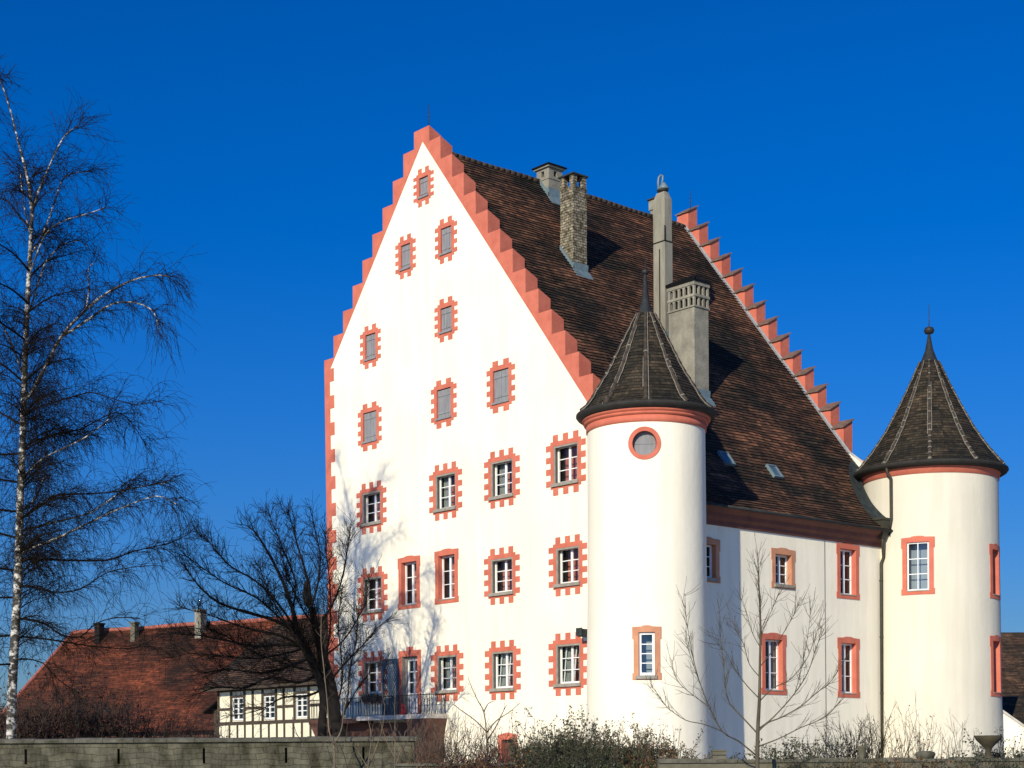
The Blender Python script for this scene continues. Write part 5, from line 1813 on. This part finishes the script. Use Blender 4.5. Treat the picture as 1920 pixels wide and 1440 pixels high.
for n_, pts in enumerate(br):
    Lm = sum((b - a).length for a, b in zip(pts, pts[1:]))
    for i in range(int(Lm * (9.0 if n_ else 7.0))):
        t = rng.uniform(.25 if n_ else .55, 1)
        p, d = along(pts, t)
        s1 = grow(p, rdirv(d, .45), rng.uniform(.25, .75), 5, .08, Vector((0, 0, .08)))
        cr_.tube([q - O for q in s1], .0058, .003, 4, cap=False)
        if rng.random() < .6:
            q, e = along(s1, rng.uniform(.2, .8))
            s2 = grow(q, rdirv(e, .5), rng.uniform(.15, .35), 3, .08, Vector((0, 0, .08)))
            cr_.tube([z_ - O for z_ in s2], .005, .003, 3, cap=False)
tr.build('trunk', M['young'], yt)
cr_.build('crown', M['young'], yt)


# --- shrubs
def stems(mb, base, w, h, n, r, lean, mi=0, sub=3, wig=.09, depth=.5):
    tips = []
    for i in range(n):
        p = Vector((base.x + rng.uniform(-w, w) * .45, base.y + rng.uniform(-depth, depth), 0))
        d = Vector((rng.gauss(0, lean), rng.gauss(0, lean), 1))
        L = h * rng.uniform(.65, 1.0)
        s1 = grow(p, d, L, 7, wig, Vector((0, 0, .02)))
        mb.tube(s1, r, r * .4, 4, mi, cap=False)
        tips.append(s1)
        for k in range(sub):
            q, e = along(s1, rng.uniform(.45, .98))
            s2 = grow(q, rdirv(e, .45), L * rng.uniform(.10, .26), 4, wig, Vector((0, 0, .05)))
            mb.tube(s2, r * .55, r * .28, 3, mi, cap=False)
            tips.append(s2)
            q, e = along(s2, rng.uniform(.3, .8))
            s3 = grow(q, rdirv(e, .5), L * rng.uniform(.05, .12), 3, wig, Vector((0, 0, .05)))
            mb.tube(s3, r * .4, r * .25, 3, mi, cap=False)
            tips.append(s3)
    return tips


def shrub(name, label, px0, px1, ytop, Y, mat_s, n, r, lean, leafmat=None, leaves=0, lsize=.04, lmin=0.0, group=None, sub=3, mix=None, wig=.09):
    a, b = at(px0, ytop, Y), at(px1, ytop, Y)
    c = Vector(((a.x + b.x) / 2, Y, 0))
    h = a.z
    n, r, leaves = int(n * 1.9), r * 1.25, int(leaves * 1.8)
    root = empty(name, c)
    tag(root, label, 'bush' if name != 'sapling' else 'sapling', group)
    mb = MB()
    tips = stems(mb, Vector((0, 0, 0)), (b.x - a.x), h, n, r, lean, sub=sub, wig=wig)
    mb.build('stems', mat_s, root)
    if leaves:
        lm = MB()
        for i in range(leaves):
            s_ = rng.choice(tips)
            q, _ = along(s_, rng.uniform(.15, 1))
            if q.z < lmin or (q.z > h * .74 and rng.random() < .75): continue
            q = q + Vector((rng.gauss(0, .05), rng.gauss(0, .05), rng.gauss(0, .05)))
            lm.leaf(q, lsize * rng.uniform(.6, 1.25), 1 if (mix and rng.random() < .3) else 0)
        lm.build('foliage', [leafmat] + ([mix] if mix else []), root)
    return root


G1 = 'low bushes along the foot of the castle'
# left, behind the garden wall
shrub('bush', 'dark rusty brown bush behind the garden wall beside the birch trunk', 48, 150, 1268, 60, M['redcane'], 60, .012, .22, M['rust'], 5200, .06, mix=M['bark'])
shrub('bush', 'rusty brown bush with bare tips before the red barn roof', 130, 235, 1282, 62, M['redcane'], 60, .012, .20, M['rust'], 4200, .055, mix=M['leaf'])
shrub('bush', 'low brown brush between the red barn and the garden wall', 225, 330, 1318, 63, M['redcane'], 70, .011, .2, M['rust'], 1700, .05)
shrub('bush', 'low thin brush before the dark shed', 320, 410, 1330, 64, M['redcane'], 55, .010, .2, M['rust'], 700, .05)
shrub('bush', 'dark brush at the left edge behind the garden wall', -60, 60, 1300, 58, M['redcane'], 50, .012, .2, M['rust'], 1800, .055)
# saplings before the garden wall
def sapling(label, paths, Y, mat_, r0):
    b = at(paths[0][0][0], 1385, Y)
    root = empty('sapling', Vector((b.x, Y, 0)))
    tag(root, label, 'sapling', 'thin bare saplings before the garden wall')
    O = root.location
    mb, cb_ = MB(), MB()
    for k, pp in enumerate(paths):
        n = len(pp) - 1
        pts = spline([at(x, y, Y + (rng.uniform(-.15, .15) if i else 0)) for i, (x, y) in enumerate(pp)], 4)
        mb.tube([p - O for p in pts], r0 * (1 if k == 0 else .75), r0 * .25, 6)
        Lm = sum((q - p).length for p, q in zip(pts, pts[1:]))
        for i in range(int(Lm * 2.2)):
            p, d = along(pts, rng.uniform(.4, 1))
            s1 = grow(p, rdirv(d, .45), rng.uniform(.15, .55), 4, .1, Vector((0, 0, .08)))
            cb_.tube([q - O for q in s1], .006, .0035, 3, cap=False)
    mb.build('trunk', mat_, root)
    cb_.build('crown', mat_, root)
sapling('pale thin sapling forking low, tallest before the garden wall', [[(628, 1530), (627, 1450), (626, 1397), (617, 1370), (614, 1320), (607, 1250), (602, 1200), (603, 1140)], [(626, 1397), (640, 1368), (645, 1330), (652, 1310)]], 48.5, M['cane'], .035)
sapling('thin dark sapling with crossing twigs left of the pale fork', [[(590, 1530), (583, 1440), (572, 1400), (556, 1375), (548, 1345)], [(583, 1440), (600, 1410), (612, 1385), (640, 1372)]], 48.2, M['redcane'], .022)
sapling('thin upright sapling before the wall below the lattice shutter', [[(690, 1530), (690, 1440), (696, 1380), (684, 1330), (672, 1300)], [(690, 1440), (706, 1400), (718, 1360), (722, 1320)], [(690, 1440), (672, 1410), (660, 1392)]], 48.0, M['cane'], .022)
sapling('thin straight sapling before the wall below the balcony door', [[(738, 1530), (740, 1440), (741, 1380), (740, 1330), (742, 1290)], [(740, 1440), (752, 1405), (760, 1370)], [(740, 1420), (725, 1390), (712, 1350)]], 47.8, M['cane'], .022)
sapling('bare forked sapling in the brush below the toothed window', [[(914, 1530), (914, 1440), (912, 1375), (907, 1335), (895, 1312), (885, 1290), (878, 1272)], [(912, 1375), (930, 1352), (955, 1335), (975, 1318)], [(912, 1372), (890, 1350), (862, 1330), (850, 1320)], [(907, 1335), (915, 1320), (925, 1315)], [(912, 1390), (930, 1362), (943, 1335), (950, 1322)]], 50.0, M['cane'], .03)
sapling('thin dark sapling leaning left before the wall under the bare tree', [[(655, 1530), (650, 1440), (640, 1405), (622, 1392), (600, 1375)], [(650, 1440), (664, 1412), (682, 1396), (705, 1380)], [(640, 1405), (648, 1385), (652, 1350)]], 48.1, M['redcane'], .018)
sapling('thin dark sapling spreading before the right end of the garden wall', [[(770, 1530), (764, 1440), (755, 1405), (738, 1380), (730, 1350)], [(764, 1440), (778, 1400), (790, 1365), (796, 1330)], [(755, 1405), (768, 1382), (772, 1345)]], 47.6, M['redcane'], .018)
# brush before the gable foot
shrub('bush', 'thin pale bare brush right of the balcony pier', 775, 835, 1312, 49.5, M['cane'], 24, .0085, .34, M['rust2'], 160, .035, group=G1)
shrub('bush', 'thick reddish bare brush below the toothed window', 810, 900, 1345, 49.0, M['redcane'], 52, .0085, .34, M['rust'], 350, .035, group=G1, sub=5, wig=.16)
shrub('bush', 'reddish bare brush in front of the basement window', 880, 975, 1352, 48.6, M['redcane'], 46, .0085, .34, M['rust'], 300, .035, group=G1, sub=5, wig=.16)
shrub('bush', 'sparse sprig with small evergreen leaves left of the dark bushes', 960, 1015, 1342, 48.0, M['cane'], 12, .010, .12, M['leaf'], 1100, .045, .8, group=G1)
shrub('bush', 'dense dark evergreen bush with pale twigs at the tower foot', 1000, 1075, 1358, 47.5, M['cane'], 60, .008, .15, M['leaf'], 8500, .045, group=G1, mix=M['leaf2'])
shrub('bush', 'dense dark evergreen bush, tallest of those below the near tower', 1045, 1125, 1346, 48.0, M['cane'], 60, .008, .14, M['leaf'], 8500, .045, group=G1, mix=M['leaf2'])
shrub('bush', 'twiggy dark green bush in front of the near tower', 1105, 1190, 1360, 47.2, M['cane'], 55, .008, .15, M['leaf'], 7000, .042, group=G1, mix=M['leaf2'])
shrub('bush', 'twiggy green bush with russet leaves below the tower window', 1170, 1255, 1356, 47.6, M['cane'], 45, .008, .15, M['leaf'], 5200, .042, group=G1, mix=M['rust2'])
shrub('bush', 'low orange brown leafy patch right of the tower bushes', 1225, 1310, 1392, 46.5, M['redcane'], 45, .007, .22, M['rust2'], 3000, .04, group=G1, mix=M['leaf'])
# bottom strip of low growth that fills the foot of the picture
for i, (a_, b_, y_, mt, lab) in enumerate(((800, 900, 1412, 'rust', 'low brown growth under the reddish brush'), (890, 990, 1408, 'rust', 'low russet growth below the basement window'), (980, 1080, 1398, 'leaf', 'low green growth at the foot of the evergreen bushes'), (1070, 1180, 1396, 'leaf', 'low green growth under the twiggy dark bush'), (1170, 1270, 1402, 'leaf2', 'low olive growth under the russet leaved bush'), (1290, 1400, 1416, 'leaf2', 'low olive growth left of the young tree'), (1395, 1470, 1412, 'leaf2', 'low olive growth around the young tree stem'))):
    shrub('bush', lab, a_, b_, y_, 46.0 - .1 * i, M['redcane'], 50, .006, .22, M[mt], 5200, .045, group=G1, mix=M['rust2'] if i in (0, 1, 4) else M['leaf2'])
# right part
for i, (a_, b_, y_, mt, lab) in enumerate(((1460, 1560, 1412, 'leaf', 'low dark growth over the low wall right of the young tree'), (1550, 1650, 1414, 'leaf2', 'low olive growth at the low wall around the flower pot'), (1640, 1740, 1416, 'rust2', 'low brown growth at the low wall by the downpipe'), (1730, 1830, 1414, 'leaf', 'low dark growth at the low wall before the far tower'), (1820, 1930, 1406, 'leaf', 'low dark growth below the stone bowl'))):
    shrub('bush', lab, a_, b_, y_, 43.3 - .05 * i, M['redcane'], 40, .006, .22, M[mt], 2600, .045, group=G1, mix=M['rust2'] if i % 2 else M['leaf'])
shrub('bush', 'dense green leafy bush right of the young tree', 1440, 1530, 1385, 45.5, M['cane'], 40, .008, .16, M['leaf2'], 5200, .045, group=G1, mix=M['leaf'])
shrub('bush', 'bare bush with few dark leaves left of the downpipe', 1525, 1610, 1345, 46.5, M['twig'], 26, .009, .17, M['leaf'], 420, .045, .6, group=G1, sub=5)
shrub('bush', 'tall bare bush just left of the downpipe foot', 1600, 1660, 1326, 46.2, M['twig'], 16, .010, .14, M['leaf'], 140, .04, .8, group=G1, sub=6)
shrub('bush', 'thin bare stems right of the downpipe foot', 1660, 1730, 1322, 46.0, M['cane'], 15, .008, .12, M['bark'], 110, .035, 1.2, group=G1, sub=4)
shrub('bush', 'fine pale bare stems before the far tower', 1715, 1800, 1350, 46.3, M['cane'], 22, .007, .14, group=G1, sub=4)
shrub('bush', 'leafy dark bush in front of the stone bowl', 1800, 1865, 1388, 45.2, M['twig'], 22, .008, .15, M['leaf'], 1500, .045, group=G1)
shrub('bush', 'leafy dark bush at the right edge', 1860, 1925, 1372, 45.4, M['twig'], 26, .008, .15, M['leaf'], 1800, .045, group=G1)

# stone pots on and behind the low wall
def pot_at(name, px_, y0, y1, wpx, Y, prof, label, m_, cat='planter', seg=20):
    p = at(px_, y1, Y); t_ = at(px_, y0, Y); k = wpx / FPX * Y / 2; h = t_.z - p.z
    mb = MB(); mb.lathe([(r * k, z * h) for r, z in prof], (0, 0, 0), seg)
    o = mb.build(name, m_)
    o.location = p
    tag(o, label, cat)
    return o
ped = lambda px_, Y, ztop, w_: None
pot_at('stone_bowl', 1853, 1379, 1422, 52, 44.2, [(.42, 0), (.42, .08), (.22, .14), (.20, .35), (.35, .50), (.85, .80), (1.0, .97), (.96, 1.0), (.8, .94)], 'wide dark stone bowl on the low wall below the annex', M['bowl_stone'], 'bowl')
pot_at('flower_pot', 1616, 1398, 1422, 18, 44.2, [(.6, 0), (.65, .1), (.95, .85), (1.0, .88), (1.0, 1.0), (.85, .98)], 'dark flower pot on the low wall left of the downpipe', M['moss'])
pot_at('flower_pot', 1735, 1408, 1423, 38, 44.2, [(.8, 0), (.9, .3), (1.0, .6), (.9, .85), (.5, 1.0)], 'squat round pot on the low wall before the far tower', M['coping'])
p = at(1348, 1424, 44.2)
mb = MB(); wq = 26 / FPX * 44
cbox(mb, -wq / 2, wq / 2, -.12, .12, 0, .22); cbox(mb, -wq / 2 - .02, wq / 2 + .02, -.14, .14, .22, .26)
o = mb.build('stone_trough', M['moss']); o.location = p
tag(o, 'small mossy stone trough on the low wall in the tower shadow', 'planter')
